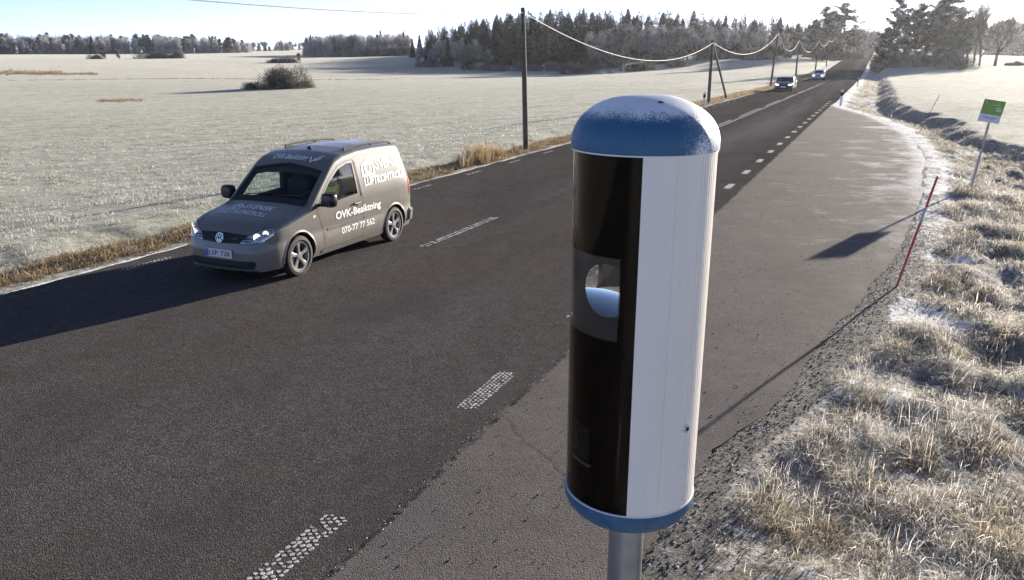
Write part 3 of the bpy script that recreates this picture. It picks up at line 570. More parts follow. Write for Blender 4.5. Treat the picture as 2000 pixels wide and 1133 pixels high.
# ------------------------------------------------------------------ car bodies
def smooth_prof(pts, w=.06):
    xs = np.array([p[0] for p in pts]); zs = np.array([p[1] for p in pts]); s = np.arange(xs[0]-1, xs[-1]+1, .01); v = np.interp(s, xs, zs)
    k = max(3, int(w/.01)|1); h = np.hanning(k+2)[1:-1]; h /= h.sum(); v = np.convolve(np.pad(v, k//2, 'edge'), h, 'valid'); return lambda u: float(np.interp(u, s, v))
class Body:
    """lofted car body: X across, Y from the nose rearwards, Z up"""
    def __init__(s, L, Wd, top, belt, Ht, tum, z0=.21, nose=.10, tail=.18, sh=.09, wfront=.66, wrear=.88, crown=.04):
        s.L, s.hw, s.belt, s.Ht, s.tum, s.z0, s.nose, s.tail, s.sh, s.crown = L, Wd/2, belt, Ht, tum, z0, nose, tail, sh, crown
        s.top = smooth_prof(top); wf = [(0, wfront), (.02, wfront+.07), (.06, wfront+.14), (.12, wfront+.195), (.2, wfront+.235), (.35, .985), (.55, 1), (L-.5, 1), (L-.25, .985), (L-.1, .955), (L-.04, .93), (L, wrear)]
        s.wf = smooth_prof(wf, .03)
        us = [0, .008, .02, .04, .06, .09, .12, .16, .2, .27, .35, .45]; u = .55
        while u < L-.5: us.append(u); u += .05
        us += [L-.45, L-.35, L-.27, L-.2, L-.15, L-.1, L-.07, L-.04, L-.02, L]
        N1, N2, N3 = 18, 7, 8; rings = []
        for u in us:
            hw = s.hw*s.wf(u); zt = s.top(u); r = min(s.sh, (zt-s.z0)*.3); cr = s.crown; ze = zt-cr; pts = []
            for i in range(N1+1):
                z = s.z0+(ze-r-s.z0)*i/N1; pts.append((s.sx(hw, z), z))
            xs = pts[-1][0]
            for i in range(1, N2+1): a = pi/2*i/N2; pts.append((xs-r*(1-cos(a)), ze-r+r*sin(a)))
            xt = pts[-1][0]
            for i in range(1, N3+1): x = xt*(1-i/N3); pts.append((x, ze+cr*(1-(x/xt)**2)))
            row = [Vector((x, s.yw(u, z), z)) for x, z in pts]; rings.append(row+[Vector((-p.x, p.y, p.z)) for p in row[-2::-1]])
        b = MB(); n = len(rings[0]); b.grid(rings)
        nr = len(rings)
        b.f += [(i*n, (i+1)*n, (i+1)*n+n-1, i*n+n-1) for i in range(nr-1)]      # floor
        for ri, sg in ((0, -1), (nr-1, 1)):                                     # end caps with a crown
            h = n//2; nx = 10; base = ri*n; cols = []
            for i in range(h):
                p, q = b.v[base+i], b.v[base+n-1-i]; row = [base+i]
                for k in range(1, nx):
                    t = k/nx; x = p[0]+(q[0]-p[0])*t; xx = x/max(p[0], 1e-3); row.append(len(b.v)); b.v.append((x, p[1]+sg*(.055 if sg < 0 else .03)*(1-xx*xx), p[2]))
                row.append(base+n-1-i); cols.append(row)
            for i in range(h-1): b.f += [(cols[i][k], cols[i][k+1], cols[i+1][k+1], cols[i+1][k]) for k in range(nx)]
            b.f += [tuple(cols[-1]+[base+h])]
            bot = list(cols[0]); b.f = [f for f in b.f]
            s_ = (base, base+n-1); 
            b.f.append(tuple(bot))      # seals the floor edge
        s.mb = b; s.bvh = BVHTree.FromPolygons([Vector(v) for v in b.v], [f for f in b.f if len(f) <= 4])
    def sx(s, hw, z):
        k = 1.
        if z < .46: k -= .075*((.46-z)/.26)**2
        k -= .012*math.exp(-((z-.62)/.05)**2)
        if z > s.belt: k -= s.tum*((z-s.belt)/(s.Ht-s.belt))**1.25
        return hw*k
    def yw(s, u, z):
        f = max(0, 1-u/.7)**2; y = u+s.nose*f*min(1, max(0, (z-.50)/.35))+.03*f*max(0, (.3-z)/.1)
        g = max(0, 1-(s.L-u)/.8)**2; return y-s.tail*g*max(0, (z-1.0)/.7)+.0*g
    def proj(s, p, d, off=.004):
        d = Vector(d).normalized(); p = Vector(p); h = s.bvh.ray_cast(p-d*6, d)
        if h[0] is None:
            h = s.bvh.find_nearest(p)
        n = h[1]; n = -n if n.dot(d) > 0 else n; return h[0]+n*off
    def patch(s, lo, hi, emb, d, nu=14, nv=8, off=.004):
        """Coons-like patch between two polylines in 2-D, dropped on the body"""
        def at(pl, t):
            k = t*(len(pl)-1); i = min(int(k), len(pl)-2); f = k-i; return (pl[i][0]*(1-f)+pl[i+1][0]*f, pl[i][1]*(1-f)+pl[i+1][1]*f)
        b = MB(); rows = []
        for jv in range(nv+1):
            r = []
            for iu in range(nu+1):
                a, c = at(lo, iu/nu), at(hi, iu/nu); t = jv/nv; r.append(s.proj(emb(a[0]*(1-t)+c[0]*t, a[1]*(1-t)+c[1]*t), d, off))
            rows.append(r)
        return b.grid(rows)
    def strip(s, pl, w, emb, d, off=.003, step=.05):
        b = MB(); P = []
        for (a, c), (e, f) in zip(pl, pl[1:]):
            n = max(1, int(hypot(e-a, f-c)/step)); P += [(a+(e-a)*k/n, c+(f-c)*k/n) for k in range(n)]
        P.append(pl[-1]); r0, r1 = [], []
        for i, (a, c) in enumerate(P):
            q, r = P[max(0, i-1)], P[min(len(P)-1, i+1)]; t = hypot(r[0]-q[0], r[1]-q[1]) or 1; nx, nz = -(r[1]-q[1])/t*w/2, (r[0]-q[0])/t*w/2
            r0.append(s.proj(emb(a+nx, c+nz), d, off)); r1.append(s.proj(emb(a-nx, c-nz), d, off))
        return b.grid([r0, r1])
def text_tris(s, bold=.0, res=3):
    cu = bpy.data.curves.new('t', 'FONT'); cu.body = s; cu.offset = bold; cu.resolution_u = res; o = bpy.data.objects.new('t', cu); COL.objects.link(o)
    dg = bpy.context.evaluated_depsgraph_get(); dg.update(); me = o.evaluated_get(dg).to_mesh(); me.calc_loop_triangles()
    v = np.array([x.co[:2] for x in me.vertices]); f = [tuple(t.vertices) for t in me.loop_triangles]
    bpy.data.objects.remove(o); bpy.data.curves.remove(cu); lo, hi = v.min(0), v.max(0); return (v-lo)/(hi-lo), f
def wheel(parent, x, y, r, w, side, spokes=5, detail=True):
    wh = empty('wheel', (x, y, r)); wh.parent = parent
    b = MB(); rr = r*.70; prof = [(rr, -w*.42), (r*.80, -w*.5), (r*.95, -w*.46), (r, -w*.34), (r, w*.34), (r*.95, w*.46), (r*.80, w*.5), (rr, w*.42), (rr, -w*.42)]
    b.lathe(prof, 40, 'x'); b.build('tyre', M['black'], wh, True)
    b = MB(); sd = side; o = w*.40*sd
    b.lathe([(rr, w*.44*sd), (rr*.93, w*.43*sd), (rr*.90, w*.30*sd), (rr*.90, -w*.2*sd)], 40, 'x')
    if detail:
        for k in range(spokes):
            a = 2*pi*k/spokes+.35
            def P(rad_, t, dx): return (o+dx, rad_*cos(a)-t*sin(a), rad_*sin(a)+t*cos(a))
            vs = []
            for rad_, tw, dx in ((rr*.14, .030, -.004*sd), (rr*.55, .030, -.006*sd), (rr*.95, .054, .002*sd)):
                vs += [P(rad_, -tw, dx-.012*sd), P(rad_, -tw*.6, dx), P(rad_, tw*.6, dx), P(rad_, tw, dx-.012*sd)]
            b.add(vs, [(0, 1, 5, 4), (1, 2, 6, 5), (2, 3, 7, 6), (4, 5, 9, 8), (5, 6, 10, 9), (6, 7, 11, 10)])
        b.lathe([(.062, o-.006*sd), (.055, o+.004*sd), (.02, o+.006*sd), (.0005, o+.006*sd)], 20, 'x')
    else: b.lathe([(rr*.9, o-.02*sd), (.03, o), (.001, o)], 20, 'x')
    b.build('rim', M['alloy'], wh, True)
    b = MB(); b.lathe([(rr*.88, -w*.02*sd), (.01, -w*.02*sd)], 24, 'x'); b.build('brake', M['black'], wh)
    return wh

# ---- the van
VX, VY = -8.325, 8.42; vz = float(zroad(10.5))
van = tag(empty('van', (VX, VY, vz)), 'taupe grey panel van with white lettering driving on the near left lane', 'van')
van.scale = (.89, .95, .97)
van.rotation_euler = (float(atan2(zroad(11.9)-zroad(9.2), 2.68)), 0, 0)
BT = [(0, .70), (.03, .76), (.10, .83), (.25, .89), (.5, .955), (.8, 1.01), (1.03, 1.06), (1.10, 1.09), (1.40, 1.345), (1.75, 1.63), (1.88, 1.705), (2.1, 1.765), (2.5, 1.808), (3.0, 1.82), (3.6, 1.805), (3.9, 1.785), (4.05, 1.755), (4.17, 1.69), (4.23, 1.58), (4.25, 1.44)]
B = Body(4.25, 1.79, BT, 1.0, 1.82, .125, wfront=.69, tail=.36)
bo = B.mb.build('body', [M['van']], None, True, ang=40)
def solid(name, poly, axis, lo, hi, taper=None):
    b = MB(); n = len(poly); vs = []
    for e in (lo, hi):
        for a, c in poly:
            if axis == 'x': k = taper(c) if taper else 1; vs.append((e*k, a, c))
            else: vs.append((a, c, e))
    b.add(vs, [tuple(range(n)), tuple(range(n, 2*n))[::-1]]+[(i, (i+1) % n, n+(i+1) % n, n+i) for i in range(n)])
    return b.build(name, M['cabin'])
cut = []
for wy in (.80, 3.55):
    for sg in (-1, 1):
        b = MB(); n = 40; x0, x1 = (.58*sg, 1.2*sg); vs = [(x, wy+.365*cos(2*pi*k/n), .317+.365*sin(2*pi*k/n)) for x in (x0, x1) for k in range(n)]
        b.add(vs, [tuple(range(n)), tuple(range(n, 2*n))[::-1]]+[(i, (i+1) % n, n+(i+1) % n, n+i) for i in range(n)]); cut.append(b.build('cut', M['black']))
cut.append(solid('cut', [(1.13, .45), (2.62, .45), (2.62, 1.70), (2.1, 1.665), (1.9, 1.60), (1.18, 1.045), (1.13, .98)], 'x', -.83, .83, lambda z: 1-.11*max(0, (z-.95)/.8)))
SWIN = [(1.30, .995), (1.62, 1.01), (2.40, 1.055), (2.345, 1.57), (2.20, 1.575), (1.95, 1.51), (1.68, 1.35), (1.45, 1.15)]
cut.append(solid('cut', SWIN, 'x', -1.3, 1.3))
cut.append(solid('cut', [(-.79, 1.15), (.79, 1.15), (.775, 1.3), (.735, 1.63), (.5, 1.675), (0, 1.70), (-.5, 1.675), (-.735, 1.63), (-.775, 1.3)], 'z', 1.065, 2.2))
for c in cut:
    md = bo.modifiers.new('b', 'BOOLEAN'); md.operation = 'DIFFERENCE'; md.object = c; md.solver = 'EXACT'; md.material_mode = 'TRANSFER'
dg = bpy.context.evaluated_depsgraph_get(); dg.update(); nm = bpy.data.meshes.new_from_object(bo.evaluated_get(dg)); bo.modifiers.clear(); bo.data = nm
nm.polygons.foreach_set('use_smooth', [True]*len(nm.polygons)); nm.set_sharp_from_angle(angle=radians(38))
for c in cut: bpy.data.objects.remove(c)
bo.parent = van
SIDE = lambda sg: (lambda a, c: (sg*1.2, a, c))
emF = lambda a, c: (a, -.6, c); emT = lambda a, c: (a, c, 2.4); dF = (0, 1, 0); dT = (0, 0, -1)
for sg in (1, -1):
    d = (-sg, 0, 0); e = SIDE(sg)
    B.patch([(1.27, .985), (1.62, 1.0), (2.0, 1.02), (2.42, 1.04)], [(1.46, 1.17), (1.70, 1.38), (1.97, 1.53), (2.36, 1.59)], e, d, 16, 8, -.012).build('side_window', M['sideglass'], van, True)
    B.patch([(1.12, .965), (1.25, .98)], [(1.245, 1.06), (1.25, 1.065)], e, d, 4, 4, .003).build('quarter_window', M['blackgloss'], van, True)
    dr = B.strip([(1.425, .30), (1.40, .60), (1.26, .955), (1.43, 1.17), (1.66, 1.385), (1.93, 1.555), (2.18, 1.615), (2.36, 1.62), (2.40, 1.60), (2.49, 1.02), (2.545, .95), (2.53, .5), (2.48, .30), (1.425, .30)], .008, e, d, .0025); dr.build('door_seam', M['black'], van)
    B.strip([(2.41, 1.59), (2.455, 1.30), (2.50, 1.0)], .05, e, d, .0035).build('door_pillar', M['blackgloss'], van)
    B.strip([(1.50, .612), (2.46, .622)], .03, e, d, .008).build('side_moulding', M['van'], van, True)
    B.strip([(2.56, .622), (3.12, .63)], .03, e, d, .008).build('side_moulding', M['van'], van, True)
    B.strip([(1.50, .592), (2.46, .602), (3.12, .610)], .010, e, d, .009).build('moulding_shade_strip', M['black'], van)  # black strip draws the shade line under the moulding
    B.strip([(1.36, .275), (3.1, .285)], .05, e, d, .012).build('sill_trim', M['van'], van, True)
    b = MB(); h0 = B.proj(e(2.26, .90), d, .0); h1 = B.proj(e(2.42, .905), d, 0); o = Vector((sg*.03, 0, 0)); b.tube([h0, h0+o, h1+o, h1], .013, 8); b.build('door_handle', M['blackgloss'], van, True)
    b = MB(); b.tube([B.proj(e(2.36, .86), d, 0), B.proj(e(2.36, .86), d, .01)], .02, 10); b.build('lock', M['black'], van, True)
    B.patch([(1.14, .845), (1.22, .85)], [(1.14, .885), (1.22, .89)], e, d, 3, 2, .006).build('side_indicator', M['amber'], van, True)
    for wy in (.80, 3.55):   # wheel-arch lip
        rows = []
        for rr_, off in ((.366, .002), (.378, .010), (.405, .001)):
            rows.append([B.proj(e(wy+rr_*cos(a), .317+rr_*sin(a)), d, off) for a in np.linspace(-.12, pi+.12, 33)])
        MB().grid(rows).build('arch_lip', M['van'], van, True)
        wheel(van, sg*.785, wy, .317, .20, sg)
    # mirror
    mp = B.proj(e(1.36, 1.03), d, 0); b = MB(); b.box(mp+Vector((sg*.06, -.02, .0)), (.16, .07, .05)); mi = b.build('mirror', M['blackgloss'], van)
    b = MB(); c = mp+Vector((sg*.21, -.03, .085)); rows = []
    for yk, sc in ((-.085, .45), (-.075, .75), (-.04, .95), (.02, 1.), (.05, .96)):
        rows.append([c+Vector((sg*.135*sc*np.sign(cos(t))*abs(cos(t))**.55, yk, .115*sc*np.sign(sin(t))*abs(sin(t))**.55)) for t in np.linspace(0, 2*pi, 25)])
    b.grid(rows); n = len(rows[0]); b.f += [tuple(range(24)), tuple(range(4*n, 4*n+24))]; b.build('mirror_shell', M['blackgloss'], mi, True)
    b = MB(); b.grid([[c+Vector((sg*.09*i, .053, .095*k)) for i in (-1, 0, 1)] for k in (-1, 0, 1)]); b.build('mirror_glass', M['chrome'], mi)
    # roof rail with three feet
    rx = .655; zt = lambda y: B.proj((sg*rx, y, 2.5), dT, 0).z
    ys = np.linspace(2.36, 3.98, 15); P = [(sg*rx, y, zt(y)+(.034 if 0 < i < 14 else .0)-(.012 if i in (1, 13) else 0)) for i, y in enumerate(ys)]
    b = MB(); b.tube(P, .019, 8); rl = b.build('roof_rail', M['railplastic'], van, True)
    for y in (2.40, 3.20, 3.94):
        b = MB(); b.box((sg*rx, y, zt(y)+.02), (.03, .08, .05)); b.build('rail_foot', M['railplastic'], rl)
    # headlamp wraps round the corner
    cd = Vector((-sg*.55, .8, 0)).normalized(); perp = Vector((.8*sg, .55, 0))
    eh = lambda a, c, sg=sg, perp=perp: Vector((sg*.62, .12, 0))+perp*a+Vector((0, 0, c))
    lo = [(-.25, .635), (-.1, .635), (.10, .66), (.27, .74)]; hi = [(-.25, .66), (-.1, .74), (.12, .825), (.30, .845)]
    B.patch([(a, c-.006) for a, c in lo], [(a, c+.008) for a, c in hi], eh, cd, 16, 6, .003).build('headlight_surround', M['blackgloss'], van, True)
    hl = B.patch(lo, hi, eh, cd, 16, 8, .005).build('headlight', plain('lamp reflector', (.62, .63, .66), .18, .8, var=.3, scale=30), van, True)
    for a, c, r in ((.02, .722, .058), (.155, .772, .045)):
        b = MB(); p = B.proj(eh(a, c), cd, .006); q = -cd; t1 = q.cross(Vector((0, 0, 1))).normalized(); t2 = q.cross(t1)
        rows = [[p+q*hh+(t1*cos(k*pi/10)+t2*sin(k*pi/10))*rr_ for k in range(21)] for rr_, hh in ((r, 0), (r*.9, .004), (r*.5, -.002), (.001, .003))]
        b.grid(rows); b.build('bulb', M['lamp_soft'], hl, True)
    B.patch([(-.06, .30), (.06, .30)], [(-.06, .37), (.06, .37)], lambda a, c, sg=sg: (sg*.60+a, -.6, c), dF, 4, 3, .004).build('fog_light', M['blackgloss'], van, True)
    b = B.patch([(4.13, .80), (4.20, .80)], [(4.09, 1.25), (4.15, 1.25)], lambda a, c, sg=sg: (sg*1.2, a+.06, c), (-sg, -.25, 0), 4, 8, .005); b.build('rear_light', M['lampred'], van, True)
# windscreen, cowl, wipers
B.patch([(-.80, 1.145), (0, 1.12), (.80, 1.145)], [(-.735, 1.64), (0, 1.71), (.735, 1.64)], emT, dT, 20, 12, -.010).build('windscreen', M['glass'], van, True)
B.patch([(-.80, 1.06), (0, 1.03), (.80, 1.06)], [(-.80, 1.165), (0, 1.15), (.80, 1.165)], emT, dT, 20, 3, .003).build('cowl', M['black'], van, True)
B.patch([(-.745, 1.615), (0, 1.675), (.745, 1.615)], [(-.735, 1.65), (0, 1.715), (.735, 1.65)], emT, dT, 20, 3, .003).build('screen_top_band', M['black'], van, True)
for x0, x1 in ((-.55, .05), (.08, .62)):
    b = MB(); b.tube([B.proj(emT(x0+(x1-x0)*k/6, 1.16+.05*(k/6)), dT, .012) for k in range(7)], .008, 6); b.build('wiper', M['black'], van, True)
# nose: grille, badge, plate, intake, lip
gr = B.patch([(-.60, .635), (0, .615), (.60, .635)], [(-.62, .735), (0, .755), (.62, .735)], emF, dF, 24, 5, .004).build('grille', M['black'], van, True)
for zz in (.655, .695):
    b = MB(); b.tube([B.proj(emF(x, zz+.008*(1-abs(x)/.6)), dF, .006) for x in np.linspace(-.59, .59, 21)], .007, 6); b.build('slat', M['blackgloss'], gr, True)
bc = B.proj(emF(0, .69), dF, .012); tl = Vector((0, -1, .28)).normalized(); e1 = Vector((1, 0, 0)); e2 = tl.cross(e1)*-1
e2 = e2 if e2.z > 0 else -e2
b = MB(); Q = lambda x, z, h=0: bc+e1*x+e2*z+tl*h
b.grid([[Q(r*cos(k*pi/20), r*sin(k*pi/20), h) for k in range(41)] for r, h in ((.078, -.01), (.078, .012), (.074, .016), (.066, .016), (.064, .010))])
def bar(p, q, w=.010):
    p, q = Vector(p), Vector(q); t = (q-p).normalized(); n = Vector((-t.y, t.x))*w/2
    b.add([Q(p.x+n.x, p.y+n.y, .015), Q(p.x-n.x, p.y-n.y, .015), Q(q.x-n.x, q.y-n.y, .015), Q(q.x+n.x, q.y+n.y, .015), Q(p.x+n.x, p.y+n.y, .008), Q(p.x-n.x, p.y-n.y, .008), Q(q.x-n.x, q.y-n.y, .008), Q(q.x+n.x, q.y+n.y, .008)], [(0, 1, 2, 3), (0, 4, 5, 1), (1, 5, 6, 2), (2, 6, 7, 3), (3, 7, 4, 0)])
for pl in ([(-.027, .060), (0, .006), (.027, .060)], [(-.056, .033), (-.022, -.060), (0, -.012), (.022, -.060), (.056, .033)]):
    for p, q in zip(pl, pl[1:]): bar(p, q)
em = b.build('emblem', M['chrome'], van, True)
b = MB(); b.add([Q(.066*cos(k*pi/16), .066*sin(k*pi/16), .007) for k in range(32)], [tuple(range(32))]); b.build('emblem_back', plain('emblem dark blue', (.03, .04, .07), .3), em)
pc = B.proj(emF(0, .47), dF, .012); b = MB(); b.box(pc, (.53, .016, .125)); pl_ = b.build('number_plate', M['plate'], van)
b = MB(); b.box(pc+Vector((-.238, -.0095, 0)), (.046, .003, .113)); b.build('plate_band', M['plateblue'], pl_)
def flat_text(s, org, ux, uz, w, h, m, parent, name, bold=0.):
    v, f = text_tris(s, bold); b = MB(); b.add([Vector(org)+Vector(ux)*(x*w)+Vector(uz)*(z*h) for x, z in v], f); return b.build(name, m, parent)
flat_text('LSP', pc+Vector((-.20, -.0095, -.036)), (1, 0, 0), (0, 0, 1), .185, .074, M['black'], pl_, 'plate_letters', .01)
flat_text('728', pc+Vector((.045, -.0095, -.036)), (1, 0, 0), (0, 0, 1), .185, .074, M['black'], pl_, 'plate_numbers', .01)
B.patch([(-.62, .255), (0, .25), (.62, .255)], [(-.66, .375), (0, .375), (.66, .375)], emF, dF, 20, 5, .004).build('lower_intake', M['black'], van, True)
b = MB(); b.tube([B.proj(emF(x, .222), dF, .004)+Vector((0, .0, 0)) for x in np.linspace(-.66, .66, 21)], .016, 6); b.build('front_lip', M['blackgloss'], van, True)
# bonnet seam
b = MB(); s_ = [(-.66, .24), (-.72, .5), (-.76, .9), (-.77, 1.05)]
for sg in (1, -1): B.strip([(sg*a, c) for a, c in s_], .008, emT, dT, .002).build('bonnet_seam', M['black'], van)
# rear bumper, aerial
b = MB(); rows = []
for z, o_ in ((.30, -.02), (.33, .045), (.50, .05), (.56, -.02)):
    rows.append([B.proj((1.05*sin(t)*1.0, 4.1, z), (-sin(t), -cos(t), 0), o_ if abs(t) < 1.1 else -.02) for t in np.linspace(-1.2, 1.2, 31)])
b.grid(rows); b.build('rear_bumper', M['van'], van, True)
b = MB(); a0 = B.proj((0, 2.25, 2.5), dT, 0); b.tube([a0, a0+Vector((0, .02, .03))], [.05, .02], 12); b.build('aerial', M['blackgloss'], van, True)
# lettering
def body_text(s, box, emb, d, m='letter', name='lettering', bold=.02, off=.006, flip=False, slant=0.):
    v, f = text_tris(s, bold); a0, c0, a1, c1 = box; b = MB()
    b.add([B.proj(emb(a0+(a1-a0)*x+slant*z, c0+(c1-c0)*z), d, off) for x, z in v], f); return b.build(name, M[m], van)
def house(emb, d, box, off=.006, name='house_logo', wd=.11):
    a0, c0, a1, c1 = box; W_, H_ = a1-a0, c1-c0; b = MB()
    out = [(0, 0), (1, 0), (1, .62), (.5, 1), (0, .62)]; k = 1-2*wd; inn = [(wd, wd), (1-wd, wd), (1-wd, .57), (.5, 1-wd*1.25), (wd, .57)]
    def ring(o_, i_):
        n = len(o_); st = []
        for p, q in ((o_, i_),):
            for j in range(n):
                A, Bq, Cq, Dq = p[j], p[(j+1) % n], q[(j+1) % n], q[j]; rows = []
                for s_ in range(7):
                    t = s_/6; rows.append([B.proj(emb(a0+W_*(u0+(u1-u0)*t), c0+H_*(v0+(v1-v0)*t)), d, off) for (u0, v0), (u1, v1) in ((A, Bq), (Dq, Cq))])
                b.grid(rows)
    ring(out, inn); cir = lambda r: [(.5+r*cos(k*pi/12), .44+r*sin(k*pi/12)*W_/H_*1.02) for k in range(24)]
    ring(cir(.27), cir(.15)); return b.build(name, M['letter'], van)
e = SIDE(1); d = (-1, 0, 0)
house(e, d, (2.60, 1.30, 2.99, 1.60)); body_text('SVENSK', (3.03, 1.375, 3.90, 1.56), e, d, bold=.03); body_text('LUFTKONTROLL', (2.64, 1.14, 3.94, 1.285), e, d, bold=.03)
body_text('OVK-Besiktning', (1.74, .675, 3.08, .845), e, d, bold=.025); body_text('070-77 77 562', (1.88, .455, 2.86, .56), e, d, bold=.012)
e = SIDE(-1); d = (1, 0, 0); em_ = lambda a, c: (-1.2, 5.5-a, c)     # far side carries the same words
body_text('SVENSK', (1.6, 1.375, 2.47, 1.56), em_, d, bold=.03); body_text('LUFTKONTROLL', (1.56, 1.14, 2.86, 1.285), em_, d, bold=.03)
house(emT, dT, (-.50, .66, -.24, .90)); body_text('SVENSK', (-.21, .715, .40, .88), emT, dT, bold=.02); body_text('LUFTKONTROLL', (-.50, .50, .44, .635), emT, dT, bold=.02)
body_text('OVK-Besiktning', (-.46, 1.74, .30, 1.91), emT, dT, bold=.02)
b = MB()
for pl in ([(.34, 1.88), (.40, 1.76), (.56, 1.96)], [(.44, 1.86), (.48, 1.80), (.56, 1.88)]):
    B.strip(pl, .03, emT, dT, .006).build('tick_logo', M['letter'], van)
# cabin
b = MB(); b.grid([[Vector((x, y, z)) for x in np.linspace(-.80, .80, 9)] for y, z in ((1.15, 1.055), (1.30, 1.06), (1.45, 1.03), (1.52, .96), (1.53, .6))]); b.build('dashboard', M['cabin'], van, True)
for x0 in (.15, -.35):
    b = MB(); b.grid([[(x0+.0+dx, 1.24+.05*k, 1.0625+.002*k) for dx in (0, .22)] for k in range(3)]); b.build('paper', M['plate'], van)
for sx in (.38, -.38):
    st_ = empty('seat', (sx, 2.05, .55)); st_.parent = van
    b = MB(); b.box((0, 0, .05), (.48, .5, .14)); b.build('cushion', M['seat'], st_)
    rm = Matrix.Rotation(-.2, 3, 'X'); b = MB(); b.box((0, .27, .38), (.46, .12, .60), rm); b.build('backrest', M['seat'], st_)
    b = MB(); b.box((0, .36, .78), (.26, .10, .18), rm); b.build('headrest', M['seat'], st_)
b = MB(); cw = Vector((.38, 1.66, .98)); rows = []
for k in range(33):
    a = 2*pi*k/32; c_ = cw+Vector((cos(a)*.18, sin(a)*.07*1., sin(a)*.165)); rows.append([c_+Vector((cos(a)*cos(t)*.014, sin(t)*.014, sin(a)*cos(t)*.014)) for t in np.linspace(0, 2*pi, 9)])
b.grid(rows); b.build('steering_wheel', M['cabin'], van, True)

# ------------------------------------------------------------------ driver
def person_skin(name, pts, edges, m, parent=None, levels=2):
    me = bpy.data.meshes.new(name); me.from_pydata([p[:3] for p in pts], edges, []); o = link(name, me, parent); me.materials.append(m)
    sk = o.modifiers.new('s', 'SKIN'); sk.use_smooth_shade = True
    for i, p in enumerate(pts): me.skin_vertices[0].data[i].radius = (p[3], p[4] if len(p) > 4 else p[3])
    me.skin_vertices[0].data[0].use_root = True
    ss = o.modifiers.new('u', 'SUBSURF'); ss.levels = ss.render_levels = levels
    dg = bpy.context.evaluated_depsgraph_get(); dg.update(); nm = bpy.data.meshes.new_from_object(o.evaluated_get(dg)); o.modifiers.clear(); o.data = nm
    nm.polygons.foreach_set('use_smooth', [True]*len(nm.polygons)); return o
dx, dy, dz = VX+.38, VY+2.12, vz
pp = [(0, 0, .70, .15, .13), (0, .06, .95, .155, .11), (0, .09, 1.16, .17, .10), (0, .08, 1.29, .06, .06), (0, .05, 1.385, .08, .09), (0, .055, 1.48, .075, .09)]
pe = [(0, 1), (1, 2), (2, 3), (3, 4), (4, 5)]
for sg in (-1, 1):
    k = len(pp); pp += [(sg*.20, .08, 1.17, .065), (sg*.26, -.08, .98, .05), (sg*.17, -.36, 1.02, .035), (sg*.165, -.43, 1.05, .034, .022)]
    pe += [(2, k), (k, k+1), (k+1, k+2), (k+2, k+3)]
    for f in range(4): q = len(pp); pp += [(sg*(.150+.012*f), -.465, 1.075+.014*f-.02, .009), (sg*(.150+.012*f)-.004*sg, -.49, 1.055+.014*f-.02, .008)]; pe += [(k+3, q), (q, q+1)]
    q = len(pp); pp += [(sg*.135, -.44, 1.06, .010)]; pe += [(k+3, q)]
    k = len(pp); pp += [(sg*.12, -.36, .70, .08), (sg*.13, -.62, .42, .055), (sg*.13, -.74, .40, .045)]; pe += [(0, k), (k, k+1), (k+1, k+2)]
drv = person_skin('person', pp, pe, M['cloth']); drv.location = (dx, dy, dz); tag(drv, 'driver in a yellow hi-vis vest sitting behind the wheel of the van', 'person')
head = person_skin('head', [(0, .045, 1.345, .065, .07), (0, .04, 1.40, .072, .088), (0, .05, 1.475, .074, .09), (0, -.052, 1.415, .014)], [(0, 1), (1, 2), (1, 3)], M['skin'], drv)
b = MB(); b.lathe([(.088*cos(a), .096*sin(a)) for a in np.linspace(-.1, pi/2, 8)], 20, c=(0, .065, 1.47)); b.build('hair', M['cabin'], drv, True)
for sg in (-1, 1):
    b = MB(); b.lathe([(.011*cos(a), .007*sin(a)) for a in np.linspace(-pi/2, pi/2, 6)], 8, c=(sg*.03, -.038, 1.43)); b.build('eye', M['black'], drv, True)
vs_ = person_skin('vest', [(0, .01, .74, .16, .14), (0, .055, .95, .168, .125), (0, .075, 1.15, .182, .115), (.15, .07, 1.20, .08, .07), (-.15, .07, 1.20, .08, .07)], [(0, 1), (1, 2), (2, 3), (2, 4)], M['yellow'], drv)

